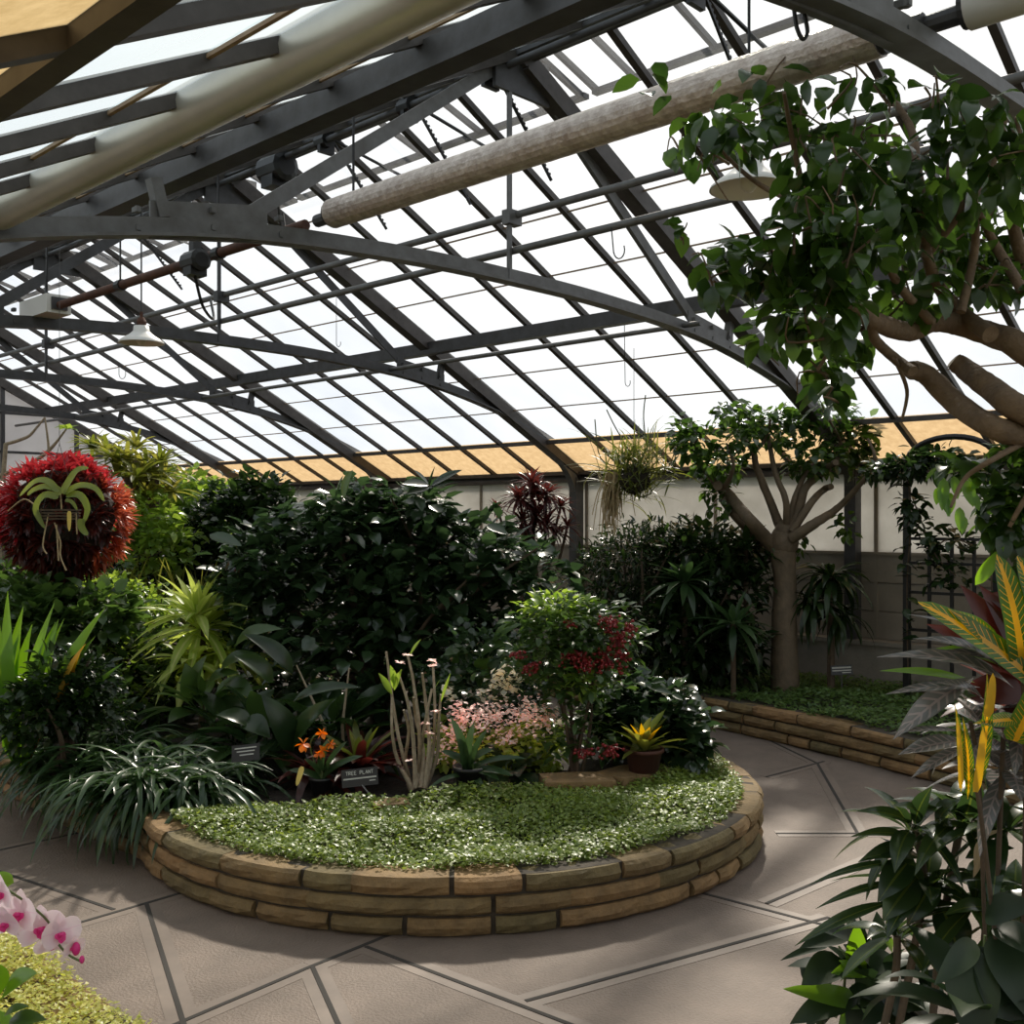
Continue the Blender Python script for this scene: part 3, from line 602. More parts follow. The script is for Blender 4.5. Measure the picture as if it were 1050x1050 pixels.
# edging stones between ground cover and the planting
for q,l in (((640,804,690,792),'flat tan edging slab under the potted bromeliad'),((694,790,722,780),'flat tan edging slab at the right tip of the ground cover'),((383,829,420,826),'small rounded tan edging stone right of the plant sign'),((560,808,632,805),'flat dark edging slab below the red berried shrub')):
    hh_=.265 if q[0]!=383 else .255
    a=PZ(q[0],q[1],.24)[:2]; b=PZ(q[2],q[3],.24)[:2]; d=nrm(b-a); n=np.array([-d[1],d[0]])*(.12 if q[0]!=383 else .06)
    mb=MB(); Lh=[a,(a+b)/2-n*.1,b,b+n*1.5,(a+b)/2+n*1.8,a+n*1.6]; k=len(Lh); V=[(*p,hh_+R.uniform(-.004,.004)) for p in Lh]+[(*(p+ (p-(a+b)/2)*.06),.20) for p in Lh]
    mb.add(V,[tuple(range(k))]+[(i,k+i,k+(i+1)%k,(i+1)%k) for i in range(k)]); tag(mb.build('edging_stone',M['stone']),l,'stone','edging stones of the ground cover')
# ================================================================ PLANTS OF THE ROUND BED
def shrub(name,label,cat,base,blobs,leaf,L,W,kind='ovate',stem=None,ns=9,r0=.02,group=None,K=3,e=(.35,.5),drop=.8,inner=.45,extra=None,jaz=.9,fold=.25,vz=.5):
    t=thing(name,label,cat,base,group); mb=MB(); tips=[]
    for c,r,n in blobs:
        bush(mb,c,r,n,L,W,kind,K,inner,e,drop,jaz=jaz,fold=fold,vz=vz); v,_=bush_pts(c,r,max(2,ns//len(blobs)),.3,-.2); tips+=list(v)
    if extra: extra(mb)
    mb.build('foliage',leaf,t); m2=MB(); stems(m2,base,tips,r0,r0*.3,5); m2.build('stem',stem or M['twig'],t); return t
def at(px,py,d): return P(px,py,d)
pr=lambda n,d: n/F*d      # pixels to metres at a depth
# 1 big glossy shrub
b=G(395,7.0)
def topl(mb):
    for (x,y,tx,ty,w) in ((352,512,362,482,22),(345,510,352,488,16),(440,498,412,496,16),(440,498,424,482,12),(442,498,474,482,16),(441,498,446,478,12),(440,500,416,507,12),(440,500,466,494,12),(215,548,248,560,16),(500,538,520,548,14)):
        leaf_px(mb,(x,y,6.6),(tx,ty,6.5),w)
shrub('glossy_shrub','large dark glossy-leaved shrub in the middle of the round bed','shrub',b,
  [(at(325,605,7.1),(.62,.6,.50),828),(at(440,605,6.9),(.64,.55,.54),900),(at(400,665,6.9),(.85,.6,.45),720),(at(285,575,7.0),(.36,.4,.30),302),(at(485,572,6.9),(.38,.4,.28),345),(at(395,560,7),(.55,.5,.30),374),(at(545,605,6.7),(.28,.3,.3),216),(at(415,515,6.9),(.30,.3,.14),108),(at(360,512,7),(.2,.3,.12),90),(at(310,540,7),(.22,.3,.16),108),(at(430,530,7),(.25,.3,.14),115),(at(355,535,6.8),(.2,.2,.15),86),(at(260,620,7),(.25,.3,.35),187)],
  Lf['cam'],.150,.043,ns=28,r0=.022,extra=topl,e=(.12,.38),drop=.5,inner=.3,vz=.35)
# 2 lime dracaena
c=at(206,645,6.9); t=thing('lime_dracaena','lime green sword-leaved plant left of the big glossy shrub','plant',G(206,6.9))
mb=MB(); rosette(mb,c,46,.54,.036,(1.35,-.5),.75,'lance',7); rosette(mb,c+[.14,-.05,-.18],34,.52,.036,(1.0,-.6),.7,'lance',7); rosette(mb,c+[-.06,-.05,.10],28,.46,.034,(1.5,.0),.6,'lance',6); rosette(mb,c+[-.12,-.1,-.2],22,.42,.034,(.9,-.5),.8,'lance',6); mb.build('leaves',Lf['limevar'],t)
mb=MB(); tube(mb,smooth_path([G(206,6.9),(G(206,6.9)+c)/2+[.03,0,0],c],4),.022,8); mb.build('stem',M['twig'],t)
# 3 strap-leaved clumps trailing over the wall
t=thing('strap_grass','dark arching strap-leaved clump spilling over the stone wall at left','grass plant',G(150,5.2))
for (px,d,n,L) in ((55,5.75,90,.42),(95,5.45,110,.46),(140,5.15,130,.50),(185,5.1,120,.48),(160,5.6,100,.5),(110,5.8,90,.45),(215,5.25,70,.42)):
    mb=MB(); q=G(px,d,.22); n=int(n*1.5)
    az=R.uniform(0,6.28,n); e0=R.uniform(.55,1.45,n); pts=q+np.c_[R.normal(0,.07,(n,2)),np.zeros(n)]
    leaves(mb,pts,az,e0,e0-R.uniform(1.6,2.6,n),L*R.uniform(.75,1.2,n),
        .0135*R.uniform(.8,1.25,n),'strap',9,.35,roll=R.normal(0,.1,n)); mb.build('leaf_clump',Lf['strap'],t)
# 4 broad dark leaves
t=thing('broad_leaf_plant','broad dark paddle-leaved plant between the strap clump and the orange orchid','plant',G(300,5.7))
mb=MB(); rosette(mb,G(275,5.75,.28),26,.62,.075,(1.45,.35),1.3,'petiole',9); rosette(mb,G(335,6.0,.28),26,.68,.075,(1.45,.4),1.3,'petiole',9); rosette(mb,G(240,6.0,.3),18,.6,.07,(1.45,.4),1.2,'petiole',9)
for (x0,y0,x1,y1,w) in ((300,770,268,712,30),(300,770,345,716,26),(260,745,222,733,22),(250,738,277,757,24),(300,720,370,705,16),(280,700,240,672,24),(300,690,250,650,22)): leaf_px(mb,(x0,y0,5.5),(x1,y1,5.4),w,'ovate',.12)
mb.build('leaves',Lf['dark'],t)
# white-backed big leaves beside the lime plant
t=thing('silver_leaf_plant','broad pale-backed leaves below the lime sword-leaved plant','plant',G(205,6.3)); mb=MB()
for (x0,y0,x1,y1,w) in ((200,715,190,680,26),(205,712,212,672,20),(210,715,182,700,18),(212,705,245,690,18),(232,700,262,718,20),(240,665,290,645,20),(225,690,268,672,20)): leaf_px(mb,(x0,y0,6.2),(x1,y1,6.1),w,'ovate',.15)
rosette(mb,G(210,6.3,.4),18,.5,.05,(1.4,.4),1.2,'petiole',8); mb.build('leaves',Lf['mid'],t)
# 5 dry canes
base=G(428,5.35,.23); t=thing('cane_orchid','clump of pale dry upright canes in the front of the bed','orchid',base)
mb=MB()
for ch in (((422,808),(412,770),(405,735),(396,668)),((426,808),(424,760),(418,720),(408,690)),((430,808),(430,750),(424,700),(418,672)),((434,808),(444,770),(446,730),(444,680)),((436,808),(440,760),(436,715),(433,690)),
           ((424,810),(408,780),(402,750),(402,715)),((432,808),(434,770),(426,735),(424,715)),((428,808),(430,780),(437,735),(443,706)),((436,808),(448,776),(450,740),(452,712)),((421,810),(415,785),(419,750),(414,728))):
    pts=smooth_path([at(x,y,5.3+R.uniform(-.08,.08)) for x,y in ch],6); tube(mb,pts,[.013,.010,.008,.006],7,wob=.12)
mb.build('canes',M['cane'],t)
mb=MB()
for (a,b_,w) in (((402,712),(388,690),9),((403,706),(404,690),7),((404,708),(412,686),9),((405,702),(400,682),8),((420,672),(432,655),6),((452,720),(462,690),4),((446,706),(452,696),4)): leaf_px(mb,(*a,5.25),(*b_,5.2),w,'lance')
mb.build('leaves',Lf['light'],t)
mb=MB()
for (x,y) in ((418,672),(410,680),(443,678),(444,683),(447,730),(440,752),(420,780),(436,742)):
    q=at(x,y,5.25); leaves(mb,np.tile(q,(6,1)),np.arange(6)*1.05,R.normal(.5,.4,6),R.normal(0,.3,6),.03,.011,'round',2)
mb.build('withered_flowers',Lf['pink'],t)
for (x0,y0,x1,y1,lab) in ((333,745,304,682,'bare tan stake leaning left behind the orange flowers'),(351,745,358,685,'bare tan stake leaning right behind the red bromeliad')):
    mb=MB(); g_=PZ(x0,y0+70,.2); g_=at(x0+3,y0+62,5.75); g_[2]=.2; tube(mb,[g_,at(x0,y0,5.75),at(x1,y1,5.75)],[.010,.009,.004],6); tag(mb.build('plant_stake',M['cane']),lab,'stake')
# 6 orange orchid with tag
base=G(330,5.2,.22); t=thing('orange_orchid','small potted orchid with orange flowers and a yellow tag','orchid',base)
pot(base,.06,.09,None,'pot',t)
mb=MB(); 
for (x0,y0,x1,y1,w) in ((330,800,296,790,9),(330,800,372,775,9),(328,795,312,778,7),(332,798,352,782,9),(330,790,340,755,10),(334,795,356,760,8)): leaf_px(mb,(x0,y0,5.2),(x1,y1,5.15),w,'strap',.12)
mb.build('leaves',Lf['strap'],t)
mb=MB(); tube(mb,smooth_path([base+[0,0,.08],at(322,780,5.2),at(318,765,5.18),at(322,755,5.16),at(330,752,5.15)],5),.004,5); tube(mb,smooth_path([base+[0,0,.08],at(331,780,5.2),at(333,766,5.18)],5),.004,5); mb.build('flower_stem',M['stemg'],t)
for k,(x,y,s) in enumerate(((311,763,9),(330,752,7),(331,770,7),(339,763,6),(327,774,6))):
    mb=MB(); q=at(x,y,5.14); fr=nrm(np.array([-CA,-SA,.15])); sx=nrm(np.cross(fr,(0,0,1))); sy=np.cross(sx,fr)
    for j in range(6):
        a=j*1.047+R.uniform(-.2,.2); dd=sx*math.cos(a)+sy*math.sin(a)+fr*.3; dd=nrm(dd)
        leaves(mb,[q],math.atan2(dd[1],dd[0]),math.asin(dd[2]),math.asin(dd[2])-.3,pr(s,5.1),pr(s*.36,5.1),'round',3,.2,roll=R.uniform(-1,1,1))
    mb.build('flower',Lf['orange'],t)
mb=MB(); leaf_px(mb,(310,786,5.12),(304,806,5.1),6,'strap',fold=0); mb.build('plant_tag',M['tag'],t)
# 7 red bromeliad
base=G(368,5.45,.22); t=thing('red_bromeliad','dark red bromeliad right behind the plant sign','bromeliad',base); mb=MB(); rosette(mb,base+[0,0,.05],46,.48,.026,(1.4,.2),1.1,'strap',6); rosette(mb,base+[-.2,.12,.04],26,.36,.022,(1.4,.2),1.1,'strap',6); mb.build('leaves',Lf['maroon'],t); mb=MB(); rosette(mb,base+[0,0,.08],12,.3,.024,(1.5,1.0),.5,'strap',5); mb.build('inner_leaves',Lf['brom'],t)
# plant signs with lettering
GL={'T':[((0,1),(1,1)),((.5,1),(.5,0))],'R':[((0,0),(0,1)),((0,1),(.8,1)),((.8,1),(.8,.5)),((.8,.5),(0,.5)),((.35,.5),(.9,0))],'E':[((0,0),(0,1)),((0,1),(.9,1)),((0,.5),(.7,.5)),((0,0),(.9,0))],'P':[((0,0),(0,1)),((0,1),(.85,1)),((.85,1),(.85,.5)),((.85,.5),(0,.5))],'L':[((0,0),(0,1)),((0,0),(.85,0))],'A':[((0,0),(.5,1)),((.5,1),(1,0)),((.2,.4),(.8,.4))],'N':[((0,0),(0,1)),((0,1),(.9,0)),((.9,0),(.9,1))],' ':[]}
def sign(label,c,w,h,tilt,face_az,lean,foot,lines,rot=0.0):
    t=thing('plant_sign',label,'sign',foot); c=np.array(c); f=np.array([math.cos(face_az)*math.cos(lean),math.sin(face_az)*math.cos(lean),math.sin(lean)]); sx=nrm(np.cross((0,0,1),f)); sy=np.cross(f,sx)
    sx,sy=sx*math.cos(rot)+sy*math.sin(rot), -sx*math.sin(rot)+sy*math.cos(rot)
    pl=lambda u,v,o=0: c+sx*u+sy*v+f*o
    mb=MB(); V=[pl(a*w/2,b_*h/2,o) for o in(-.002,.002) for a,b_ in((-1,-1),(1,-1),(1,1),(-1,1))]; mb.add(V,BOXF); mb.build('plate',M['blackmetal'],t)
    mb=MB(); tube(mb,[foot,pl(0,-h*.3,-.006)],.004,6); mb.build('stake',M['steel_l'],t)
    for v,hh,u0,txt in lines:
        mb=MB()
        if isinstance(txt,str):
            u=u0
            for ch in txt:
                for (a,b_) in GL[ch]:
                    p0=pl(u+a[0]*hh*.62,v+a[1]*hh,.0032);p1=pl(u+b_[0]*hh*.62,v+b_[1]*hh,.0032); bar(mb,p0,p1,hh*.17,.0012,up=f)
                u+=hh*.82
        else: bar(mb,pl(u0,v,.0032),pl(u0+txt,v,.0032),hh,.0012,up=f)
        mb.build('lettering',M['ink'],t)
az=math.atan2(-SA,-CA)
sign('small black plant sign reading TREE PLANT at the front of the bed',at(369,797,5.1),.175,.085,0,az+.05,.35,at(388,826,5.02),((.014,.0165,-.066,'TREE PLANT'),(-.004,.007,-.08,.16),(-.020,.005,.045,.03)),.10)
sign('small dark plant sign half buried in the broad leaves',at(252,772,5.3),.14,.085,0,az,.5,at(250,800,5.28),((.025,.006,-.055,.11),(.008,.006,-.045,.09),(-.010,.006,-.03,.07)),.12)
sign('small black plant sign in front of the base of the side wall',at(863,687,8.25),.17,.075,0,az,.3,G(863,8.25,.22),((.018,.012,-.075,.15),(-.004,.010,-.075,.15),(-.022,.007,.0,.07)),.05)
# 8 pink and white begonia sprays
base=G(505,5.9); t=thing('pink_begonia','low plant with clouds of tiny pale pink flowers','flowering plant',base)
mb=MB()
for c,r,n in ((at(500,770,5.75),(.26,.22,.12),420),(at(545,765,5.8),(.22,.2,.13),380),(at(460,765,5.8),(.15,.15,.12),200)): bush(mb,c,r,n,.06,.024,'ovate',3)
mb.build('foliage',Lf['lime'],t)
mb=MB()
for (x,y,rx,rz,n) in ((498,737,26,18,150),(540,735,24,20,150),(470,745,14,26,110),(458,762,12,20,70),(520,755,20,10,50),(560,735,12,12,60)):
    n=int(n*1.35); q=at(x,y,5.55)+np.c_[R.normal(0,.5,(n,2))*pr(rx,5.7),R.normal(0,.5,n)*pr(rz,5.7)]; leaves(mb,q,R.uniform(0,6.28,n),R.normal(.3,.6,n),R.normal(0,.5,n),.030*R.uniform(.6,1.3,n),.011,'round',2)
mb.build('flower_sprays',Lf['pink'],t); mb=MB(); stems(mb,base,[at(x,y,5.7) for x,y in ((498,740),(540,740),(470,750),(520,750),(560,740),(485,730))],.006,.003,5); mb.build('stem',M['stemg'],t)
base=G(515,6.1); t=thing('cream_begonia','bush of small shiny leaves with cream flowers behind the pink sprays','flowering plant',base)
mb=MB(); bush(mb,at(500,705,6.1),(.42,.36,.34),1300,.055,.02,'ovate',3); mb.build('foliage',Lf['cam'],t)
for (x,y) in ((510,698),(522,706),(458,708),(500,712),(528,698),(515,690)):
    mb=MB(); n=16; q=at(x,y,5.75)+R.normal(0,.022,(n,3)); leaves(mb,q,R.uniform(0,6.28,n),R.normal(.3,.6,n),R.normal(-.2,.5,n),.05,.02,'round',2); mb.build('flower_cluster',Lf['white'],t)
mb=MB(); stems(mb,base,[at(x,y,6) for x,y in ((510,700),(470,710),(540,710),(500,680))],.012,.004,5); mb.build('stem',M['twig'],t)
# green broad leaves right of the big shrub
t=thing('broad_leaf_plant','bright broad-leaved plant just left of the red berried shrub','plant',G(505,6.5)); mb=MB()
for (x0,y0,x1,y1,w) in ((490,675,520,660,20),(500,680,530,690,22),(480,668,455,672,18),(520,672,548,668,20),(470,680,476,664,18),(505,660,535,640,18),(478,688,450,700,18)): leaf_px(mb,(x0,y0,6.0),(x1,y1,5.9),w,'ovate',.1)
rosette(mb,G(500,6.3,.5),14,.55,.07,(1.4,.5),1.1,'petiole',8); mb.build('leaves',Lf['mid'],t)
# 9 potted strap orchid
base=G(482,5.3,.21); t=thing('potted_orchid','strap-leaved orchid in a black pot right of the dry canes','orchid',base); pot(base,.085,.13,None,'pot',t); mb=MB()
for (x0,y0,x1,y1,w) in ((480,795,440,808,6),(480,790,486,740,10),(478,790,462,735,11),(482,788,506,768,12),(482,790,512,800,9),(484,790,500,748,9),(480,792,452,770,12),(480,792,540,778,8),(478,792,468,752,12),(484,792,526,796,10),(484,794,496,812,8)): leaf_px(mb,(x0,y0,5.28),(x1,y1,5.2),w,'strap',.15)
mb.build('leaves',Lf['strap'],t)
base=G(520,5.5,.21); t=thing('round_leaf_plant','low dark round-leaved plant beside the black pot','plant',base); mb=MB()
rosette(mb,base+[0,0,.04],22,.26,.065,(1.2,.1),1.0,'petiole',7); mb.build('leaves',Lf['hoya'],t)
# 10 red berried shrub
base=G(592,5.6,.2); t=thing('berry_shrub','upright shrub hung with dark red berry clusters','shrub',base)
mb=MB()
for c,r,n in ((at(580,640,5.6),(.30,.26,.15),520),(at(620,650,5.6),(.24,.22,.18),380),(at(560,675,5.6),(.22,.22,.16),300),(at(600,690,5.6),(.28,.25,.15),320),(at(575,740,5.6),(.14,.14,.2),160),(at(610,750,5.6),(.12,.14,.16),120)): bush(mb,c,r,n,.07,.018,'lance',3,.2,(.15,.35),.6,vz=.3)
mb.build('foliage',Lf['mid'],t)
mb=MB(); bush(mb,at(572,622,5.6),(.22,.2,.07),260,.06,.019,'lance',3,.2); bush(mb,at(600,700,5.5),(.18,.1,.06),60,.06,.019,'lance',3,.2); mb.build('young_leaves',Lf['light'],t)
for (x,y,rx,rz,n) in ((585,676,12,11,44),(600,680,10,11,40),(620,678,12,14,50),(635,660,12,16,60),(625,640,10,9,36),(640,680,8,12,34),(545,684,10,8,26),(530,672,9,6,16),(585,640,9,5,14),(625,770,12,8,30),(600,772,14,6,20),(645,645,7,9,22)):
    mb=MB()
    for q in at(x,y,5.4)+np.c_[np.clip(R.normal(0,.5,(n,2)),-.9,.9)*pr(rx,5.4),np.clip(R.normal(0,.5,n),-.9,.9)*pr(rz,5.4)]: blob(mb,q,.0085,.0085,.0085,4); tube(mb,[at(x,y-rz*.5,5.4),(q+at(x,y-rz*.5,5.4))/2+[0,0,.006],q],[.002,.0012],3,cap=False)
    mb.build('berry_cluster',M['berry'],t,True)
mb=MB(); stems(mb,base,[at(x,y,5.6) for x,y in ((580,640),(620,655),(555,680),(600,690),(635,660),(565,640),(590,620))],.011,.004,6,.08,.03); mb.build('stem',M['twig'],t)
# 11 pale marbled leaf plant at the right end
base=G(668,5.9); t=thing('trailing_vine_plant','mound of shiny pale-splashed leaves at the right end of the bed','plant',base); mb=MB()
for c,r,n in ((at(655,735,5.9),(.26,.25,.2),330),(at(690,745,5.8),(.2,.2,.2),240),(at(640,720,6.1),(.2,.2,.16),180),(at(705,760,5.7),(.1,.1,.14),70)): bush(mb,c,r,n,.12,.042,'ovate',4,.4,(.2,.4),.9)
for (x0,y0,x1,y1,w) in ((640,700,656,692,10),(662,702,690,712,10),(668,700,682,698,8),(690,712,700,718,7),(700,745,718,752,12),(705,755,722,768,8),(712,780,704,800,14)): leaf_px(mb,(x0,y0,5.6),(x1,y1,5.55),w)
mb.build('foliage',Lf['cam'],t); mb=MB(); stems(mb,base,[at(x,y,5.8) for x,y in ((650,720),(690,740),(630,730),(700,760))],.007,.004,5); mb.build('stem',M['stemg'],t)
# 12 potted yellow bromeliad
base=np.array(PZ(652,806,.2)); base=G(660,5.5,.266); t=thing('potted_bromeliad','yellow and orange bromeliad in a dark red pot on the tan slab','bromeliad',base+[0,0,.0]); pot(base,.10,.12,M['terra'],'pot',t); mb=MB(); rosette(mb,base+[0,0,.10],22,.28,.022,(1.4,.4),.7,'strap',5); 
for (x0,y0,x1,y1,w) in ((650,775,682,728,9),(648,775,668,735,8)): leaf_px(mb,(x0,y0,5.5),(x1,y1,5.5),w,'strap',.06)
mb.build('leaves',Lf['brom'],t); mb=MB(); rosette(mb,base+[0,0,.12],9,.2,.02,(1.5,1.0),.4,'lance',4); mb.build('inner_leaves',Lf['yellow'],t)
# ---------------------------------------------------------------- back left of the round bed
# red bromeliad mound on a post
c=at(66,530,7.2); base=np.array([c[0],c[1],.2]); t=thing('red_bromeliad_ball','big ball of red bromeliad rosettes at the left edge','bromeliad',base)
mb=MB(); mo=MB(); md=MB()
N_=270; v=R.normal(size=(N_,3)); v/=np.linalg.norm(v,axis=1)[:,None]
for q in v:
    rr=.36*(1+R.uniform(-.08,.06)); pz=c+q*np.array([rr*1.03,rr*1.03,rr*1.0]); n=9; az=R.uniform(0,6.28)+np.arange(n)*2.399
    hx=nrm(np.cross(q,(0.3,.2,1))); hy=np.cross(q,hx)
    D=np.outer(np.cos(az),hx)*.75+np.outer(np.sin(az),hy)*.75+q*R.uniform(.5,1.1,(n,1)); D/=np.linalg.norm(D,axis=1)[:,None]
    tc=nrm(-c+[0,0,1.6]); g=md if (q@tc>.62 or (q[2]<-.35 and q@nrm([.7,-.7,0])<.5)) else (mo if (q@nrm([.72,-.60,-.30])>.55) else mb)  # camera-facing and lower rosettes go maroon: shade put into the leaf colour
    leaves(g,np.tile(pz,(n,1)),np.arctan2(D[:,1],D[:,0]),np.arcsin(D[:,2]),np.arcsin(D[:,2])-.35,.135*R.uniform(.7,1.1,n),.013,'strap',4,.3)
md.build('shaded_rosettes',Lf['maroon'],t); mb.build('rosettes',Lf['red'],t); mo.build('orange_rosettes',Lf['redo'],t)
mb=MB(); blob(mb,c,.33,.33,.33,10,0,.05); tube(mb,[base,c],.07,8); mb.build('mounting_core',M['soil'],t)
# hanging vanda
f=at(55,510,6.45); t=thing('hanging_orchid','pale green strap-leaved orchid hung in front of the red ball','orchid',f)
mb=MB()
for (x,y,w) in ((91,480,9),(20,508,8),(107,512,8),(46,541,9),(84,536,9),(30,516,8),(78,523,6),(88,547,10)):
    dx=x-64; s=.18 if y>495 else -.05; leaf_px(mb,(63+dx*.06,506,6.42),(x,y,6.36),w,'strap',.0,K=2)
mb=MB()
def arc_leaf(pts,w,d=6.4):
    P3=smooth_path([at(x,y,d) for x,y in pts],5); n=len(P3); V=[];U=[]; w=w*.85
    for i,p in enumerate(P3):
        tt=nrm(P3[min(i+1,n-1)]-P3[max(i-1,0)]); sd=nrm(np.cross(tt,np.array([-CA,-SA,.5]))); u=i/(n-1); ww=pr(w/2,d)*float(prof('strap',np.array([u]))[0]); nn=np.cross(sd,tt)
        V+=[p-sd*ww+nn*ww*.35,p,p+sd*ww+nn*ww*.35]; U+=[(0,u),(.5,u),(1,u)]
    q=[]
    for k in range(n-1): a=k*3; q+=[(a,a+1,a+4,a+3),(a+1,a+2,a+5,a+4)]
    mb.add(V,np.array(q),0,U)
for pts,w in ((((64,506),(72,492),(80,482),(91,480)),9),(((62,507),(50,494),(36,494),(20,509)),8),(((66,506),(82,498),(98,501),(107,514)),8),(((60,510),(46,508),(37,522),(46,542)),9),(((68,508),(82,508),(90,522),(85,538)),9),(((62,503),(48,499),(36,502),(28,508)),8),(((67,513),(74,515),(79,523)),5),(((84,532),(84,541),(90,549)),9)): arc_leaf(pts,w)
mb.build('leaves',Lf['vanda'],t)
mb=MB()
for pts in (((62,506),(63,518),(63,522)),((50,526),(44,558),(48,568)),((56,536),(62,556),(62,570),(68,585)),((36,518),(24,512),(8,524)),((58,538),(60,575)),((78,526),(79,548))): tube(mb,smooth_path([at(x,y,6.42) for x,y in pts],5),.0045,5)
mb.build('roots',M['root'],t)
mb=MB()
for k in range(4): a=at(42,523+k*3,6.45);b_=at(80,523+k*3,6.45); bar(mb,a,b_,.10-.012*k,.010)
for (x) in (43,79): bar(mb,at(x,521,6.45),at(x,536,6.45),.012,.012)
mb.build('slatted_basket',M['twig'],t); mb=MB(); leaf_px(mb,(71,524,6.33),(71,545,6.33),4.5,'strap',fold=0); mb.build('plant_tag',M['tag'],t)
mb=MB()
for x in (44,79): tube(mb,[at(x,522,6.45),at(61,455,6.45)],.0018,4)
q=at(61,455,6.45); tube(mb,[q,[q[0],q[1],zroof(q[0])-.04]],.0018,4); mb.build('hanging_wire',M['steel'],t)
# bromeliads in the treetop behind the ball
c=at(155,470,9.2); base=np.array([c[0],c[1],.2]); t=thing('treetop_bromeliads','olive and yellow bromeliads clustered on a post behind the red ball','bromeliad',base)
mb=MB()
for (x,y,d,s) in ((110,465,9,.34),(130,472,8.8,.36),(150,485,8.8,.4),(95,460,9.3,.3),(140,460,9.4,.32),(168,490,9.2,.36),(120,488,8.8,.36),(150,510,8.9,.34),(165,475,8.9,.34),(140,492,8.6,.38),(175,505,9,.3),(118,472,8.7,.3)): rosette(mb,at(x,y,d),26,s,.02,(1.4,.1),1.0,'strap',6)
mb.build('rosettes',Lf['brom'],t); mb=MB(); tube(mb,[base,c+[0,0,-.1]],.07,8); blob(mb,c+[-.1,0,-.12],.16,.16,.16,7,0,.1); mb.build('mounting_post',M['twig'],t)
# driftwood branch
t=thing('bare_branch','forked bare pale branch standing against the gable at the far left','branch',G(5,8.0)); mb=MB()
g0=G(5,8.0); tube(mb,smooth_path([g0,at(2,560,8),at(3,500,8),at(6,455,8)],5),[.03,.022,.016],7,wob=.1); tube(mb,smooth_path([at(5,456,8),at(28,448,8),at(38,438,8),at(46,428,8)],5),[.014,.010,.006],6,wob=.1); tube(mb,smooth_path([at(46,428,8),at(49,450,8),at(50,462,8)],4),[.006,.009,.01],6); tube(mb,smooth_path([at(0,488,8),at(30,476,8),at(50,462,8),at(68,440,8)],5),[.018,.016,.013,.006],6,wob=.1)
mb.build('limbs',M['cane'],t); mb=MB(); leaves(mb,np.tile(at(69,440,8),(7,1)),np.arange(7)*.9,R.normal(.5,.4,7),R.normal(0,.3,7),.1,.03,'ovate',3); mb.build('leaf_tuft',Lf['light'],t)
# dark hedge and shrubs at the back
shrub('dark_shrub','tall very dark shrub between the red ball and the big glossy shrub','shrub',G(205,9.6),[(at(175,585,9.6),(.65,.7,.42),1300),(at(250,560,9.2),(.5,.6,.56),1500),(at(270,520,9.2),(.30,.35,.26),500),(at(150,585,9.8),(.5,.6,.45),700),(at(205,630,9.4),(.9,.7,.5),1200),(at(232,540,9.3),(.3,.4,.3),400)],Lf['dark'],.12,.036,ns=20)
shrub('light_shrub','sunlit pale green shrub top behind the red ball','shrub',G(185,10.8),[(at(190,515,10.8),(.62,.6,.3),1500),(at(165,530,10.6),(.5,.5,.3),800),(at(210,525,10.8),(.4,.4,.25),500),(at(190,580,10.8),(.8,.6,.6),500),(at(150,535,8.75),(.32,.3,.22),450),(at(165,560,8.7),(.3,.3,.25),350)],Lf['light'],.10,.03,ns=14)
shrub('dark_shrub','dark leafy shrub low behind the hanging orchid','shrub',G(40,8.2),[(at(30,622,6.85),(.34,.3,.16),420),(at(100,628,6.85),(.30,.3,.16),380),(at(60,640,6.8),(.4,.3,.2),420),(at(25,600,8.2),(.5,.5,.3),600),(at(80,615,8.0),(.5,.5,.3),500),(at(20,640,7.6),(.5,.5,.4),700),(at(-20,600,8.2),(.5,.5,.5),400)],Lf['mid'],.11,.04,ns=10)
shrub('variegated_shrub','small-leaved yellow-flecked shrub left of the lime sword-leaved plant','shrub',G(125,7.6),[(at(110,628,7.5),(.32,.3,.26),900),(at(150,640,7.6),(.3,.3,.3),700),(at(125,690,7.2),(.45,.4,.3),800)],Lf['light'],.06,.02,ns=10)
t=thing('grass_clump','thin upright grassy blades in front of the very dark shrub','grass plant',G(170,8.6)); mb=MB(); n=170; q=G(170,8.6,.3)+np.c_[R.normal(0,.22,(n,2)),np.zeros(n)]; e0=R.normal(1.35,.15,n); leaves(mb,q,R.uniform(0,6.28,n),e0,e0-R.uniform(.2,.7,n),R.uniform(.7,1.15,n),.011,'strap',6); mb.build('blades',Lf['brom'],t)
# bright upright blades at left edge
base=G(22,5.6); t=thing('sword_leaf_plant','clump of tall bright green sword leaves at the left edge','plant',base); mb=MB()
for (x0,y0,x1,y1,w) in ((8,735,-6,608,20),(12,735,24,622,18),(15,735,8,606,14),(18,732,33,640,17),(5,740,-15,640,18),(22,735,56,618,13),(30,730,57,638,16),(40,720,60,635,14),(45,715,108,623,17),(50,716,95,655,14),(30,735,66,634,10),(2,740,20,650,16),(60,722,126,680,11),(50,710,98,652,10)): leaf_px(mb,(x0,y0+25,5.55+R.uniform(-.1,.1)),(x1,y1,5.5),w,'sword',.05,fold=.35)
mb.build('leaves',Lf['bright'],t); mb=MB(); leaf_px(mb,(62,712,5.45),(88,660,5.4),9,'sword',.05); leaf_px(mb,(76,690,5.45),(84,665,5.4),6,'sword',.02); mb.build('yellow_leaf',Lf['yellow'],t)
shrub('dark_shrub','low dark fine-leaved shrub below the bright sword leaves','shrub',G(60,5.5),[(at(60,710,5.5),(.22,.2,.2),700),(at(85,700,5.6),(.17,.2,.18),450),(at(40,735,5.45),(.25,.2,.16),450),(at(95,735,5.7),(.22,.25,.18),350)],Lf['dark'],.07,.018,'lance',ns=10)
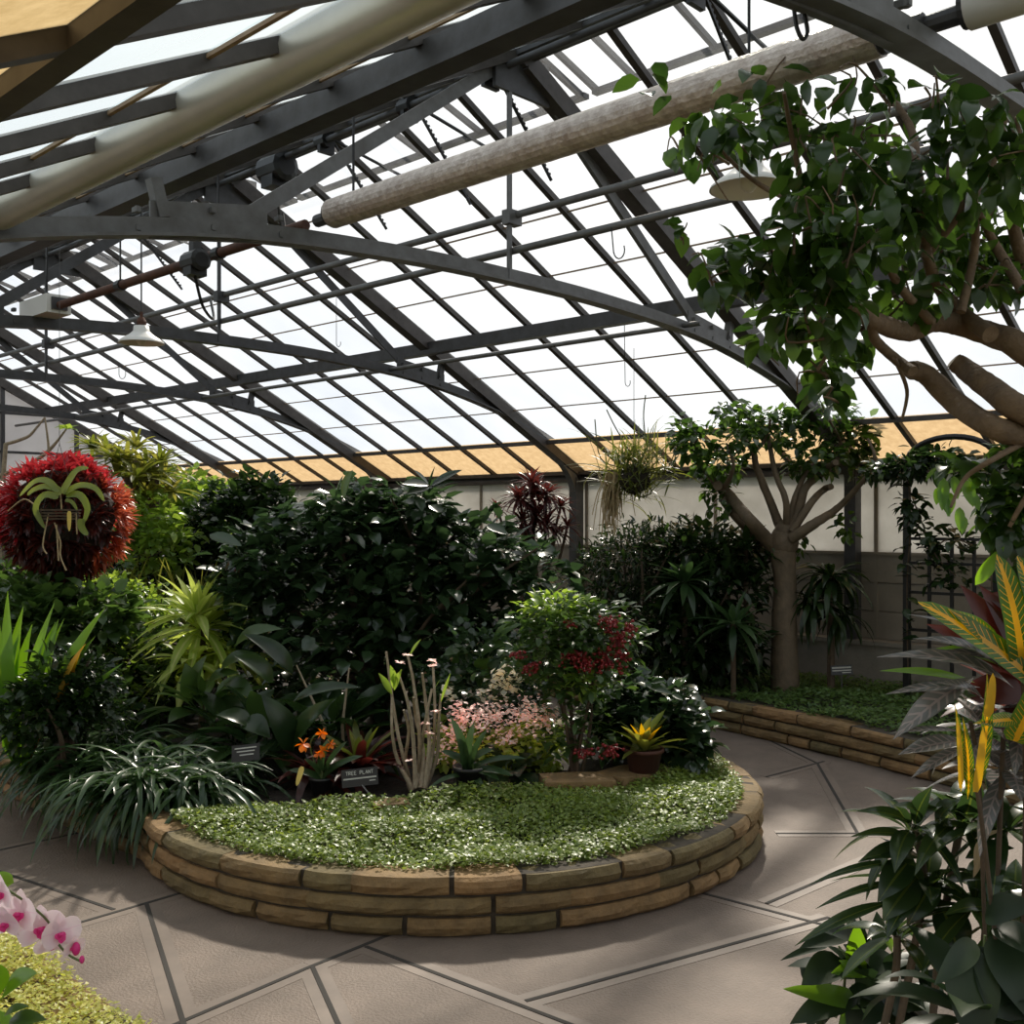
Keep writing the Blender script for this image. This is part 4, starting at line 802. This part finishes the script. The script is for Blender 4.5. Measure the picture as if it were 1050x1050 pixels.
shrub('leafy_filler','dark leafy undergrowth in the middle of the bed','shrub',G(250,7.8),[(at(250,680,7.8),(.8,.6,.4),800),(at(130,700,7.0),(.5,.5,.35),500),(at(330,700,8.0),(.6,.5,.4),500)],Lf['dark'],.12,.04,ns=10)
# ================================================================ BED ALONG THE SIDE WALL
# red dracaena
c=at(545,515,9.6); base=np.array([c[0],c[1],.2]); t=thing('red_dracaena','dark red spiky dracaena in front of the wall above the big shrub','plant',base)
mb=MB(); hd=((548,505,80,.34),(532,512,60,.3),(560,508,60,.3),(550,530,70,.34),(575,520,40,.24),(510,522,26,.2),(570,548,40,.26),(582,540,24,.2),(540,550,46,.3),(545,495,40,.28),(535,535,40,.3),(560,540,40,.3))
for (x,y,n,s) in hd: rosette(mb,at(x,y,9.6+R.uniform(-.15,.15)),n,s,.013,(1.4,-.3),.9,'lance',5)
mb.build('leaves',Lf['ti'],t); mb=MB()
for h_ in hd: tube(mb,smooth_path([base,(base+at(h_[0],h_[1],9.6))/2+[R.normal(0,.05),R.normal(0,.05),0],at(h_[0],h_[1],9.6)],4),[.02,.012],6)
mb.build('stems',M['twig'],t)
shrub('feathery_shrub','fine-leaved dark shrub against the wall right of the red dracaena','shrub',G(655,8.9),[(at(650,580,8.9),(.48,.4,.36),1500),(at(615,600,9.2),(.35,.35,.35),800),(at(690,575,8.8),(.4,.4,.32),1000),(at(650,640,8.7),(.6,.5,.4),900)],Lf['dark'],.10,.012,'lance',ns=16,e=(.5,.6),
  extra=lambda mb: leaves(mb,at(640,541,8.9)+np.c_[R.normal(0,.14,(40,2)),R.normal(0,.02,40)],R.uniform(0,6.28,40),.4,-.2,.08,.012,'lance',3))
shrub('dark_shrub','dense dark shrub just left of the pale tree trunk','shrub',G(740,8.5),[(at(725,570,8.7),(.42,.4,.26),600),(at(735,605,8.5),(.40,.4,.36),650),(at(705,645,8.4),(.45,.4,.36),600),(at(738,665,8.4),(.36,.35,.28),400)],Lf['dark'],.16,.03,'lance',ns=14)
for lab,x,y,d,s,n,px0 in (('dull green sword-leaved rosette in the shade left of the trunk',702,597,8.2,.42,36,700),('dark grey-green rosette low in the shade left of the trunk',752,640,7.9,.42,26,752),('spiky dark rosette beside the top of the pale trunk',765,562,8.4,.36,34,765),('upright dark rosette against the wall behind the shady shrubs',700,555,9.0,.36,30,700)):
    c=at(x,y,d); base=np.array([c[0],c[1],.2]); t=thing('shade_dracaena',lab,'plant',base,'shade dracaenas'); mb=MB(); rosette(mb,c,n,s,.030,(1.25,-.55),.7,'lance',6); mb.build('leaves',Lf['strap'] if s>.4 else Lf['dark'],t); mb=MB(); tube(mb,[base,c],.02,7); mb.build('stem',M['twig'],t)
# pale tree with cut limbs
base=G(805,8.3,.15); t=thing('pale_tree','pale-barked branching tree in front of the side wall','tree',base)
D=8.3
mb=MB(); tk=[at(805,702,D),at(804,650,D),at(805,600,D),at(803,565,D),at(804,548,D)]; tk[0][2]=.12; tube(mb,smooth_path(tk,6),[.115,.10,.088,.10,.09],14,wob=.04)
BR=[(((803,572),(786,553),(766,530),(743,503),(736,498)),14,9),(((800,578),(782,558),(757,532),(741,512)),11,8),(((806,556),(792,520),(776,480),(772,462),(758,446)),9,4),(((806,552),(806,515),(795,485),(788,450)),7,4),(((808,552),(819,522),(826,500),(842,486),(857,474)),9,6),(((812,552),(835,537),(855,524),(872,508),(893,484)),10,4),(((812,545),(832,515),(845,502),(852,499)),7,6),(((808,545),(815,510),(828,482)),6,4),(((741,505),(722,480),(715,462),(712,445)),6,3),(((743,500),(752,478),(745,455)),5,2),(((893,484),(897,468),(890,450)),4,2),(((772,465),(785,450),(790,430)),4,2),(((857,476),(862,455),(850,430)),4,2)]
for pts,r0,r1 in BR: tube(mb,smooth_path([at(x,y,D+.10*math.sin(x*.3)+ (0 if i==0 else R.uniform(-.15,.15))) for i,(x,y) in enumerate(pts)],6),[pr(r0,D)*.62,pr((r0+r1)/2,D)*.55,pr(r1,D)*.55],10,wob=.06)
blob(mb,at(804,556,D),.115,.115,.14,8); blob(mb,at(806,545,D),.10,.09,.10,8); mb.build('trunk',M['barkg'],t,True)
mb=MB(); CL=((715,455,26,20,150),(735,475,30,18,170),(700,440,16,16,50),(770,432,36,16,150),(800,440,34,20,150),(835,470,30,22,200),(868,452,30,24,180),(888,478,16,18,90),(850,424,28,12,90),(762,452,16,14,60),(735,500,14,12,50),(820,430,24,14,90),(880,440,20,16,80),(750,420,18,10,40))
for (x,y,rx,rz,n) in CL: bush(mb,at(x,y,D+R.uniform(-.2,.2)),(pr(rx,D),pr(rx,D),pr(rz,D)),n,.10,.03,'ovate',3,.2,(.1,.5),.7)
for (x,y) in ((735,520),(748,512),(865,535),(820,560),(870,545),(793,560)): bush(mb,at(x,y,D),(.07,.07,.09),14,.09,.026,'ovate',3,.2,(-.6,.4),.5)
mb.build('foliage',Lf['fig'],t)
# fern right of the trunk
c=at(852,592,8.3); base=np.array([c[0],c[1],.2]); t=thing('dark_fern','dark arching fern against the wall right of the pale trunk','fern',base); mb=MB()
rosette(mb,c,46,.46,.03,(1.2,-.2),1.6,'lance',7); rosette(mb,c+[-.1,.1,-.2],34,.46,.026,(1.2,-.4),1.4,'lance',7); rosette(mb,c+[.08,-.05,-.3],24,.40,.026,(1.0,-.5),1.3,'lance',7); mb.build('fronds',Lf['dark'],t); mb=MB(); tube(mb,[base,c],.03,7); mb.build('stem',M['twig'],t)
# hanging grassy epiphyte
c=at(650,478,8.35); t=thing('hanging_grassy_plant','shaggy grassy plant hanging by the wall with a tail of straw roots','hanging plant',c); mb=MB()
n=330; q=c+np.c_[R.normal(0,.10,(n,2)),R.uniform(-.28,.1,n)]; e0=R.normal(.9,.5,n); leaves(mb,q,R.uniform(0,6.28,n),e0,e0-R.uniform(.2,1.3,n),R.uniform(.2,.42,n),.0065,'strap',6); 
for pts in (((660,490),(668,505),(655,510)),((655,480),(690,485),(690,450)),((650,470),(632,440),(622,420)),((665,470),(660,430),(662,405)),((640,480),(616,470),(610,430)),((660,485),(685,480),(700,430))): tube(mb,smooth_path([at(x,y,8.35) for x,y in pts],5),.005,5)
mb.build('blades',Lf['grassy'],t)
mb=MB()
for _ in range(90):
    x=R.normal(628,6); x2=x+R.normal(0,2.5)-1; tube(mb,smooth_path([at(x+R.normal(6,5),484,8.35+R.normal(0,.04)),at(x,505,8.35+R.normal(0,.04)),at(x2,R.uniform(515,552),8.35+R.normal(0,.04))],3),[.006,.003],4,cap=False)
mb.build('root_tail',M['root'],t)
mb=MB(); blob(mb,c+[0,0,-.1],.13,.13,.12,7,0,.1); mb.build('root_ball',M['soil'],t); mb=MB(); q=c+[0,0,.0]; tube(mb,[q,[q[0],q[1],zroof(q[0])-.06]],.003,4); mb.build('hanging_wire',M['blackmetal'],t)
# trellis with vine
XT=7.75; pt=lambda px,z: np.array([XT,PX(px,529,XT)[1],z])
t=thing('garden_trellis','black metal grid trellis against the wall at right','trellis',pt(965,.2)); zt=2.0
for px in (930,1022): mb=MB(); bar(mb,pt(px,.1),pt(px,zt),.045,.045,up=(0,1,0)); mb.build('post',M['blackmetal'],t)
for px in (953,976,999): mb=MB(); bar(mb,pt(px,.45),pt(px,1.42),.022,.022,up=(0,1,0)); mb.build('upright',M['blackmetal'],t)
for z in (.75,1.03,1.25,1.43): mb=MB(); bar(mb,pt(930,z),pt(1022,z),.025,.022); mb.build('cross_bar',M['blackmetal'],t)
mb=MB(); a=pt(930,zt);b_=pt(1022,zt); m_=(a+b_)/2; rr=np.linalg.norm(a-b_)/2; tube(mb,[m_+(a-m_)*math.cos(x)+np.array([0,0,rr*.55])*math.sin(x) for x in np.linspace(0,math.pi,16)],.022,8); mb.build('arch',M['blackmetal'],t)
t=thing('climbing_vine','dark-leaved vine climbing over the black trellis','vine',pt(932,.2)); mb=MB(); m2=MB()
for pts in (((931,690),(930,600),(934,530),(932,480),(950,470)),((934,540),(955,560),(975,552),(1000,560)),((932,500),(945,535),(960,570),(980,590)),((955,470),(920,476),(905,484)),((1020,690),(1015,560),(1010,500),(985,475),(950,470))):
    sp=smooth_path([at(x,y,PX(x,529,XT-.06)[0]*0+ (XT-.07)/(CA+SA*(x-CX)/F)) for x,y in pts],6); sp[:,2]=np.maximum(sp[:,2],.2); tube(m2,sp,.006,5)
    n=len(sp)*2; q=sp[R.integers(3,len(sp),n)]+R.normal(0,.05,(n,3)); leaves(mb,q,R.uniform(0,6.28,n),R.normal(.1,.4,n),R.normal(-.6,.4,n),.13*R.uniform(.6,1.1,n),.032,'ovate',4)
for (x,y,rx,rz,n) in ((930,478,30,12,170),(965,470,26,10,130),(935,520,12,24,60),(900,482,14,9,50),(970,590,22,16,36),(1000,478,20,12,80),(985,552,20,8,24)): bush(mb,at(x,y,7.7),(pr(rx,7.7),pr(rx,7.7),pr(rz,7.7)),n,.10,.028,'ovate',3,.2,(.0,.5),.8)
mb.build('foliage',Lf['dark'],t); m2.build('stem',M['twig'],t)
# ================================================================ FOREGROUND
# fig tree leaning in from the right
D=2.95; rt=G(1140,3.05,.15); t=thing('fig_tree','leafy fig tree reaching in from the right foreground','tree',rt)
mb=MB(); tube(mb,smooth_path([rt,at(1150,800,3.05),at(1135,600,3.05),at(1100,480,3.0),at(1062,447,D)],6),[.085,.075,.065,.05],14,wob=.04)
FB=[(((1062,447),(1023,440),(981,414),(951,385),(934,379)),13,10),(((936,381),(917,367),(898,349),(893,333),(880,310)),6,4),(((1120,440),(1050,421),(1016,398),(992,380),(979,371)),15,10),(((1130,420),(1050,358),(1016,343),(981,332),(955,330),(932,340),(898,330),(875,314),(856,295),(844,257),(833,234),(822,208)),15,3),
    (((1016,343),(985,320),(960,290),(950,260)),9,5),(((950,262),(945,215),(940,170),(932,127),(899,82)),6,3),(((950,260),(990,210),(1006,189),(1023,153),(1032,110)),6,3),(((985,320),(1000,250),(995,160),(997,112)),5,2.5),(((1120,430),(1080,330),(1050,270),(1035,200),(1045,120)),10,4),(((856,295),(830,280),(800,262),(770,250)),4,2),(((844,257),(825,200),(812,140),(804,95)),4,2),(((955,330),(920,290),(905,250),(890,200)),5,2),(((898,330),(860,350),(838,380)),3,1.5),(((822,210),(780,190),(745,160),(730,130)),3,1.5),(((1050,300),(1020,250),(1005,220)),6,3),(((917,367),(930,400),(925,430)),2.5,1.5),(((1062,447),(1020,470),(990,490),(975,520)),3.5,1.5),(((1100,470),(1060,500),(1035,540)),4,2)]
for pts,r0,r1 in FB: tube(mb,smooth_path([at(x,y,D+ .16*math.sin(x*.021+y*.017)*(i>0)) for i,(x,y) in enumerate(pts)],6),[pr(r0,D),pr((r0*.6+r1*.4),D),pr(r1,D)],10,wob=.05)
q=at(974,353,D); mb.build('trunk',M['bark'],t,True)
mb=MB(); m2=MB()
CL=((738,130,42,34,70),(792,96,44,24,60),(825,135,40,30,70),(770,138,40,20,50),(775,265,34,34,110),(832,228,36,34,90),(845,175,46,34,100),(890,225,56,46,190),(955,175,55,45,150),(1010,215,45,60,190),(1000,125,36,26,70),(840,315,42,38,140),(800,330,34,30,80),(845,372,26,34,70),(925,285,46,42,120),(1015,285,34,30,70),(880,85,32,16,34),(735,275,22,34,40),(702,236,14,12,8),(900,120,30,22,34),(960,95,24,18,26),(900,170,40,26,70),(870,260,40,34,110),(985,255,36,36,90),(1045,160,26,50,80),(868,345,22,20,40),(700,150,14,16,12),(960,235,40,34,90),(800,270,40,28,90),(1040,260,26,40,60),(850,405,16,16,22))
for (x,y,rx,rz,n) in CL:
    d=D+R.uniform(-.35,.3); c=at(x,y,d); s=.52; bush(mb,c,(pr(rx,d),pr(rx,d)*1.1,pr(rz,d)),int(n*s),.082,.026,'ovate',4,.15,(-.35,.5),.9,fold=.15)
    for _ in range(3): e_=c+R.normal(0,.45,3)*pr(rx,d); tube(mb,smooth_path([c+R.normal(0,.3,3)*pr(rx,d)+[0,0,-pr(rz,d)*.5],e_,e_+R.normal(0,.5,3)*pr(rx,d)],3),[.004,.0018],4,m=1)
n=26; q=np.array([at(R.uniform(655,700),R.uniform(58,100),D) for _ in range(5)]); leaves(mb,q,R.uniform(0,6.28,5),-.1,-.6,.085,.024,'ovate',4)
for (x,y,rx,rz,n) in ((1030,520,26,40,110),(1045,570,16,30,50),(1040,470,20,20,40),(985,478,18,12,24)): bush(mb,at(x,y,D),(pr(rx,D),pr(rx,D),pr(rz,D)),n,.075,.024,'ovate',4,.2,(-.3,.5),.9)
mb.build('foliage',[Lf['fig'],M['bark']],t)
mb=MB()
for (x0,y0,x1,y1,w) in ((968,490,966,524,13),(978,488,982,512,10),(975,505,972,530,12),(990,492,998,520,14),(998,505,1004,524,9),(984,520,984,545,11),(966,505,974,530,10),(1005,490,996,502,10),(990,530,986,548,8),(962,500,960,518,9),(1000,600,1030,560,14)): leaf_px(mb,(x0,y0,2.9),(x1,y1,2.88),w,'ovate',-.05,face=(-CA,-SA,.1))
mb.build('young_leaves',Lf['bright'],t)
mb=MB(); s_=D+.16*math.sin(979*.021+371*.017); a=at(978.5,370.6,s_); tube(mb,[a,at(977.6,369.8,s_)],[.0255,.024],14); mb.build('pruning_scar',M['cane'],t)
# croton with yellow veins
base=G(1045,2.35,.2); t=thing('yellow_croton','croton with yellow-ribbed leaves at the right edge','croton',base); cs=at(1050,700,2.35)
mb=MB()
for (x0,y0,x1,y1,w) in ((1062,700,941,617,30),(1048,690,1022,568,34),(1068,650,1043,570,30),(1030,672,972,624,24),(1003,810,1012,690,13),(985,812,979,722,10),(992,820,987,735,12),(1050,738,998,742,16),(1060,700,1090,580,34),(1040,760,1075,680,30)): leaf_px(mb,(x0,y0,2.33),(x1,y1,2.28),w,'lance' if w<30 else 'strap',.06,K=12,fold=.2,face=(-CA*.9,-SA*.9,.5),wav=.04)
mb.build('leaves',Lf['croy'],t)
mb=MB()
for (x0,y0,x1,y1,w) in ((1012,735,1018,690,10),(1000,812,1008,745,9),(985,808,981,735,6)): leaf_px(mb,(x0,y0,2.26),(x1,y1,2.24),w,'strap',.03,K=8,face=(-CA,-SA,.3))
mb.build('yellow_leaf',Lf['yellow'],t)
mb=MB()
for (x0,y0,x1,y1,w) in ((1052,700,985,600,34),(1060,690,1004,600,30),(1050,710,988,705,34),(1050,690,950,640,26),(1080,640,1010,610,36)): leaf_px(mb,(x0,y0,2.42),(x1,y1,2.44),w,'ovate',.06,face=(-CA*.9,-SA*.9,.4))
rosette(mb,at(1050,720,2.5),14,.24,.03,(1.3,-.2),.8,'lance',7); mb.build('dark_leaves',Lf['maroon'],t)
mb=MB(); tube(mb,smooth_path([base,at(1052,850,2.35),cs],5),.007,8); tube(mb,smooth_path([base,at(1010,870,2.3),at(1000,800,2.3)],5),.005,8); mb.build('stem',M['twig'],t)
base=G(1015,2.45,.2); t=thing('pink_croton','croton with dark ridged pinkish leaves and a painted silver glint below the yellow one','croton',base); mb=MB()
for (x0,y0,x1,y1,w,s) in ((1040,706,899,674,20,.12),(1030,690,936,655,16,.12),(1005,705,908,712,14,.05),(998,695,916,758,26,.08),(990,760,921,774,20,.06),(990,766,934,798,13,.06),(985,750,912,752,8,.05),(1010,720,960,700,16,.1),(1045,745,1020,735,14,.06),(1050,770,1025,752,14,.06),(1010,650,930,630,6,.03),(1050,690,960,668,14,.08)): leaf_px(mb,(x0,y0,2.4),(x1,y1,2.34),w,'lance',s,K=12,fold=.35,wav=.06)
rosette(mb,at(1035,790,2.5),18,.22,.026,(1.2,-.4),.8,'lance',7); rosette(mb,at(1012,745,2.5),14,.18,.022,(1.2,-.4),.8,'lance',7); rosette(mb,at(1050,735,2.48),14,.2,.024,(1.2,-.4),.8,'lance',7)
mb.build('leaves',Lf['crop'],t)
mb=MB(); leaf_px(mb,(1000,700,2.42),(902,688,2.38),12,'lance',.05); leaf_px(mb,(1040,690,2.42),(960,665,2.4),20,'lance',.1); leaf_px(mb,(1030,680,2.4),(968,640,2.4),22,'lance',.1); mb.build('green_leaves',Lf['bright'],t)
mb=MB(); tube(mb,smooth_path([base,at(1025,850,2.45),at(1030,730,2.42)],5),.006,8); tube(mb,smooth_path([base,at(1005,820,2.45),at(995,740,2.42)],5),.005,8); mb.build('stem',M['twig'],t)
# dark leafy plant at the bottom right
base=G(940,2.75,.2); t=thing('green_croton','dark glossy narrow-leaved plant at the bottom right corner','croton',base); mb=MB()
for (x0,y0,x1,y1,w) in ((938,848,878,832,16),(938,845,957,804,18),(935,860,872,858,12),(938,870,880,884,18),(930,885,828,908,9),(945,880,885,880,18),(925,905,836,932,9),(915,925,815,970,13),(940,900,905,945,34),(935,880,900,925,30),(960,850,985,820,26),(985,845,1000,790,28),(1000,850,970,832,18),(1010,860,1060,830,30),(960,900,930,950,30),(960,920,985,990,40),(990,880,1040,870,24),(950,840,915,826,14),(1010,840,1000,780,26)): leaf_px(mb,(x0,y0,2.7),(x1,y1,2.62),w,'lance',.10,K=10)
for (x,y,d,n,s) in ((935,850,2.7,20,.22),(985,840,2.7,22,.24),(1030,850,2.6,22,.25),(950,910,2.7,20,.24),(1000,930,2.65,24,.26),(1040,940,2.6,20,.26),(920,960,2.75,14,.2)): rosette(mb,at(x,y,d),int(n*.7),s*1.1,.027,(1.2,-.4),.9,'lance',7)
mb.build('leaves',Lf['crod'],t)
mb=MB()
for pts in (((920,1060),(938,970),(948,905),(938,850)),((955,1060),(965,960),(985,845)),((1010,1080),(1010,960),(1030,850)),((900,1080),(918,1000),(920,960))):
    sp=smooth_path([at(x,y,2.72) for x,y in pts],5); sp[:,2]=np.maximum(sp[:,2],.15); tube(mb,sp,.010,7)
mb.build('stem',M['barkg'],t)
mb=MB()
for (x0,y0,x1,y1,w) in ((1005,880,998,900,6),(1000,860,1030,850,5),(1003,862,1000,895,7)): leaf_px(mb,(x0,y0,2.55),(x1,y1,2.53),w)
mb.build('dry_leaves',Lf['moth'],t)
base=G(1000,2.3,.2); t=thing('big_leaf_plant','huge dark drooping leaves filling the bottom right edge','plant',base); mb=MB()
for (x0,y0,x1,y1,w) in ((985,965,1000,1080,56),(1015,960,1060,1050,46),(1000,965,958,1010,26),(1010,940,1065,930,34),(1005,970,1045,1085,48),(1020,950,1070,985,34)): leaf_px(mb,(x0,y0,2.32),(x1,y1,2.2),w,'ovate',.08,K=10,face=(-CA*.8,-SA*.8,.6))
rosette(mb,base+[0,0,.3],12,.36,.042,(1.2,.2),1.2,'lance',8); mb.build('leaves',Lf['hoya'],t); mb=MB()
for a in ((985,960),(1010,945),(1000,955)): tube(mb,smooth_path([base,(base+at(*a,2.32))/2+[0,0,.03],at(a[0],a[1]+14,2.33)],4),[.007,.003],7)
mb.build('stem',M['stemg'],t)
base=G(880,3.0,.2); t=thing('lime_vine','low vine with a few lime leaves spilling onto the path at bottom right','vine',base); mb=MB()
for (x0,y0,x1,y1,w) in ((874,988,878,946,22),(895,992,852,998,20),(880,1000,860,985,14),(890,1030,803,1014,22),(860,1050,900,1040,22),(915,975,905,962,16)): leaf_px(mb,(x0,y0,2.95),(x1,y1,2.9),w,'ovate',.05,face=(-CA*.7,-SA*.7,.6))
mb.build('lime_leaves',Lf['bright'],t); mb=MB()
for (x0,y0,x1,y1,w) in ((870,960,820,972,20),(865,985,822,1010,34),(850,970,800,985,9),(880,1020,810,1050,30),(900,1020,870,1060,40),(905,990,880,1030,34),(880,965,835,952,20),(900,1000,930,1050,34),(915,980,890,1000,26)): leaf_px(mb,(x0,y0,2.95),(x1,y1,2.9),w,'ovate',.08)
bush(mb,at(895,1010,3.0),(.15,.15,.12),70,.11,.035,'ovate',4,.3); mb.build('dark_leaves',Lf['hoya'],t); mb=MB(); stems(mb,base,[at(870,985,2.95),at(890,1010,2.95),at(860,970,2.95)],.005,.003,5); mb.build('stem',M['stemg'],t)
# pink moth orchid at the left edge
D=2.0; base=G(-70,1.75,.2); t=thing('moth_orchid','arching spray of pale pink orchid flowers at the left edge','orchid',base); pot(base,.07,.12,M['terra'],'pot',t)
mb=MB(); tube(mb,smooth_path([base+[0,0,.1],at(-90,950,1.8),at(-50,890,1.85),at(-5,905,1.93),at(45,940,2.0),at(60,968,2.0),at(72,980,2.0),at(84,986,2.0)],6),.0022,6); mb.build('flower_stem',M['stemg'],t)
mb=MB(); rosette(mb,base+[0,0,.12],7,.26,.04,(.9,.3),.8,'strap',7); leaf_px(mb,(-15,905,1.95),(14,905,1.95),22,'round'); mb.build('leaves',Lf['bright'],t)
def orchid(x,y,s,yaw,tilt=0.0,d=2.0):
    fr=nrm(np.array([-CA,-SA,0])*math.cos(yaw)+np.array([SA,-CA,0])*math.sin(yaw)+np.array([0,0,tilt])); sx=nrm(np.cross(fr,(0,0,1))); sy=np.cross(sx,fr); q=at(x,y,d); u=pr(s,d)
    mb=MB()
    def petal(a,L,W,fwd,kind='round'):
        dd=nrm(sx*math.cos(a)+sy*math.sin(a)+fr*fwd); sd=nrm(np.cross(dd,fr)); nn=np.cross(sd,dd); V=[];U=[];K=7
        for k in range(K+1):
            w=k/K; p=q+dd*L*w+nn*(.18*L*w*w); ww=W*float(prof(kind,np.array([w*.94+.03]))[0])
            V+=[p-sd*ww+nn*ww*.25,p-sd*ww*.5+nn*ww*.05,p,p+sd*ww*.5+nn*ww*.05,p+sd*ww+nn*ww*.25]; U+=[(i/4,w) for i in range(5)]
        mb.add(V,np.array([(k*5+i,k*5+i+1,k*5+5+i+1,k*5+5+i) for k in range(K) for i in range(4)]),0,U)
    for a in (.12,3.02): petal(a,u,u*.62,.1)
    for a in (1.57,3.85,5.57): petal(a,u*.95,u*.36,-.05,'ovate')
    fl=mb.build('flower',Lf['orch'],t,True)
    mb=MB(); q2=q+fr*u*.12
    for a,L in ((4.71,.5),(3.9,.35),(5.5,.35),(4.4,.3)):
        dd=nrm(sx*math.cos(a)+sy*math.sin(a)+fr*.9); leaves(mb,[q2],math.atan2(dd[1],dd[0]),math.asin(dd[2]),math.asin(dd[2])-.8,u*L,u*.2,'round',4,.4,roll=0)
    blob(mb,q2+fr*u*.1-sy*u*.06,u*.13,u*.13,u*.1,5); mb.build('lip',Lf['mag'],fl,True)
for a in ((3,914,22,-.5,-.1,1.93),(22,935,25,-.3,.1,1.97),(40,950,24,.7,0,2.0),(60,956,22,.9,.05,2.0),(6,945,20,-.2,-.2,1.96),(52,966,17,.5,-.5,2.02),(74,970,13,1.0,-.3,2.0)): orchid(*a)
mb=MB()
for x,y,r in ((78,973,.010),(84,984,.006)): blob(mb,at(x,y,2.0),r*.8,r*.8,r*1.3,6)
mb.build('bud',Lf['mag'],t,True)
base=G(5,2.35,.2); t=thing('round_leaf_plant','round-leaved green plant in the clubmoss at the bottom left corner','plant',base); mb=MB()
for (x0,y0,x1,y1,w) in ((2,1022,38,998,34),(0,1020,-20,985,30),(10,1040,-10,1060,30)): leaf_px(mb,(x0,y0,2.4),(x1,y1,2.36),w,'ovate',.05,face=(-CA*.5,-SA*.5,.9))
rosette(mb,base+[0,0,.03],10,.16,.03,(1.1,.2),.9,'petiole',6); mb.build('leaves',Lf['bright'],t)
mb=MB()
for (x0,y0,x1,y1,w) in ((10,1046,48,1046,18),(5,1040,30,1032,12),(12,1050,40,1060,16)): leaf_px(mb,(x0,y0,2.35),(x1,y1,2.3),w,'ovate',.05)
mb.build('pale_leaves',Lf['mid'],t)
# ================================================================ LIGHT AND CAMERA
sun_dir=nrm(P(740,-480,1)-np.array([0,0,EYE]))
s=bpy.data.lights.new('sun','SUN'); s.energy=SUN; s.angle=math.radians(3.5); s.color=(1,.90,.76)
so=bpy.data.objects.new('sun',s); COL.objects.link(so); so.location=(9,5,9); so.rotation_euler=Vector(tuple(sun_dir)).to_track_quat('Z','Y').to_euler()
w=bpy.data.worlds.new('sky'); SC.world=w; w.use_nodes=True; nt=w.node_tree; N=nt.nodes; Lk=nt.links; bg=N['Background']
tc=N.new('ShaderNodeTexCoord'); dt=N.new('ShaderNodeVectorMath'); dt.operation='DOT_PRODUCT'; dt.inputs[1].default_value=tuple(sun_dir)
nv=N.new('ShaderNodeVectorMath'); nv.operation='NORMALIZE'; Lk.new(tc.outputs['Generated'],nv.inputs[0]); Lk.new(nv.outputs[0],dt.inputs[0])
rp=N.new('ShaderNodeValToRGB'); cr=rp.color_ramp; cr.interpolation='EASE'
cr.elements[0].position=0.0; cr.elements[0].color=(.55,.60,.64,1); cr.elements[1].position=.97; cr.elements[1].color=(1.2,1.17,1.12,1)
e=cr.elements.new(.42); e.color=(.62,.70,.88,1); e=cr.elements.new(.62); e.color=(.78,.86,.96,1)
mr=N.new('ShaderNodeMapRange'); mr.inputs[1].default_value=-1; mr.inputs[2].default_value=1; Lk.new(dt.outputs['Value'],mr.inputs[0]); Lk.new(dt.outputs['Value'],rp.inputs['Fac'])
nz=N.new('ShaderNodeTexNoise'); nz.inputs['Scale'].default_value=2.6; nz.inputs['Detail'].default_value=5; nz.inputs['Roughness'].default_value=.55; Lk.new(nv.outputs[0],nz.inputs['Vector'])
cl=N.new('ShaderNodeMapRange'); cl.inputs[1].default_value=.42; cl.inputs[2].default_value=.66; Lk.new(nz.outputs['Fac'],cl.inputs[0])
mx=N.new('ShaderNodeMix'); mx.data_type='RGBA'; Lk.new(cl.outputs[0],mx.inputs[0]); Lk.new(rp.outputs['Color'],mx.inputs[6]); mx.inputs[7].default_value=(1.1,1.09,1.07,1)
Lk.new(mx.outputs[2],bg.inputs['Color']); bg.inputs['Strength'].default_value=SKY
cam=bpy.data.cameras.new('camera'); co=bpy.data.objects.new('camera',cam); COL.objects.link(co); SC.camera=co
cam.sensor_width=36; cam.sensor_fit='HORIZONTAL'; cam.lens=36*F/1050; cam.shift_y=(HY-525)/1050; cam.clip_start=.02; cam.clip_end=300
co.location=(0,0,EYE); co.rotation_euler=(math.pi/2,0,-math.atan2(CA,SA))
SC.view_settings.view_transform='Standard'; SC.view_settings.look='None'; SC.view_settings.gamma=1; SC.view_settings.use_curve_mapping=False; SC.view_settings.exposure=EXPO
SC.cycles.max_bounces=8; SC.cycles.transparent_max_bounces=24; SC.cycles.transmission_bounces=6; SC.cycles.diffuse_bounces=4; SC.cycles.use_denoising=True
SC.cycles.caustics_reflective=False; SC.cycles.sample_clamp_indirect=4
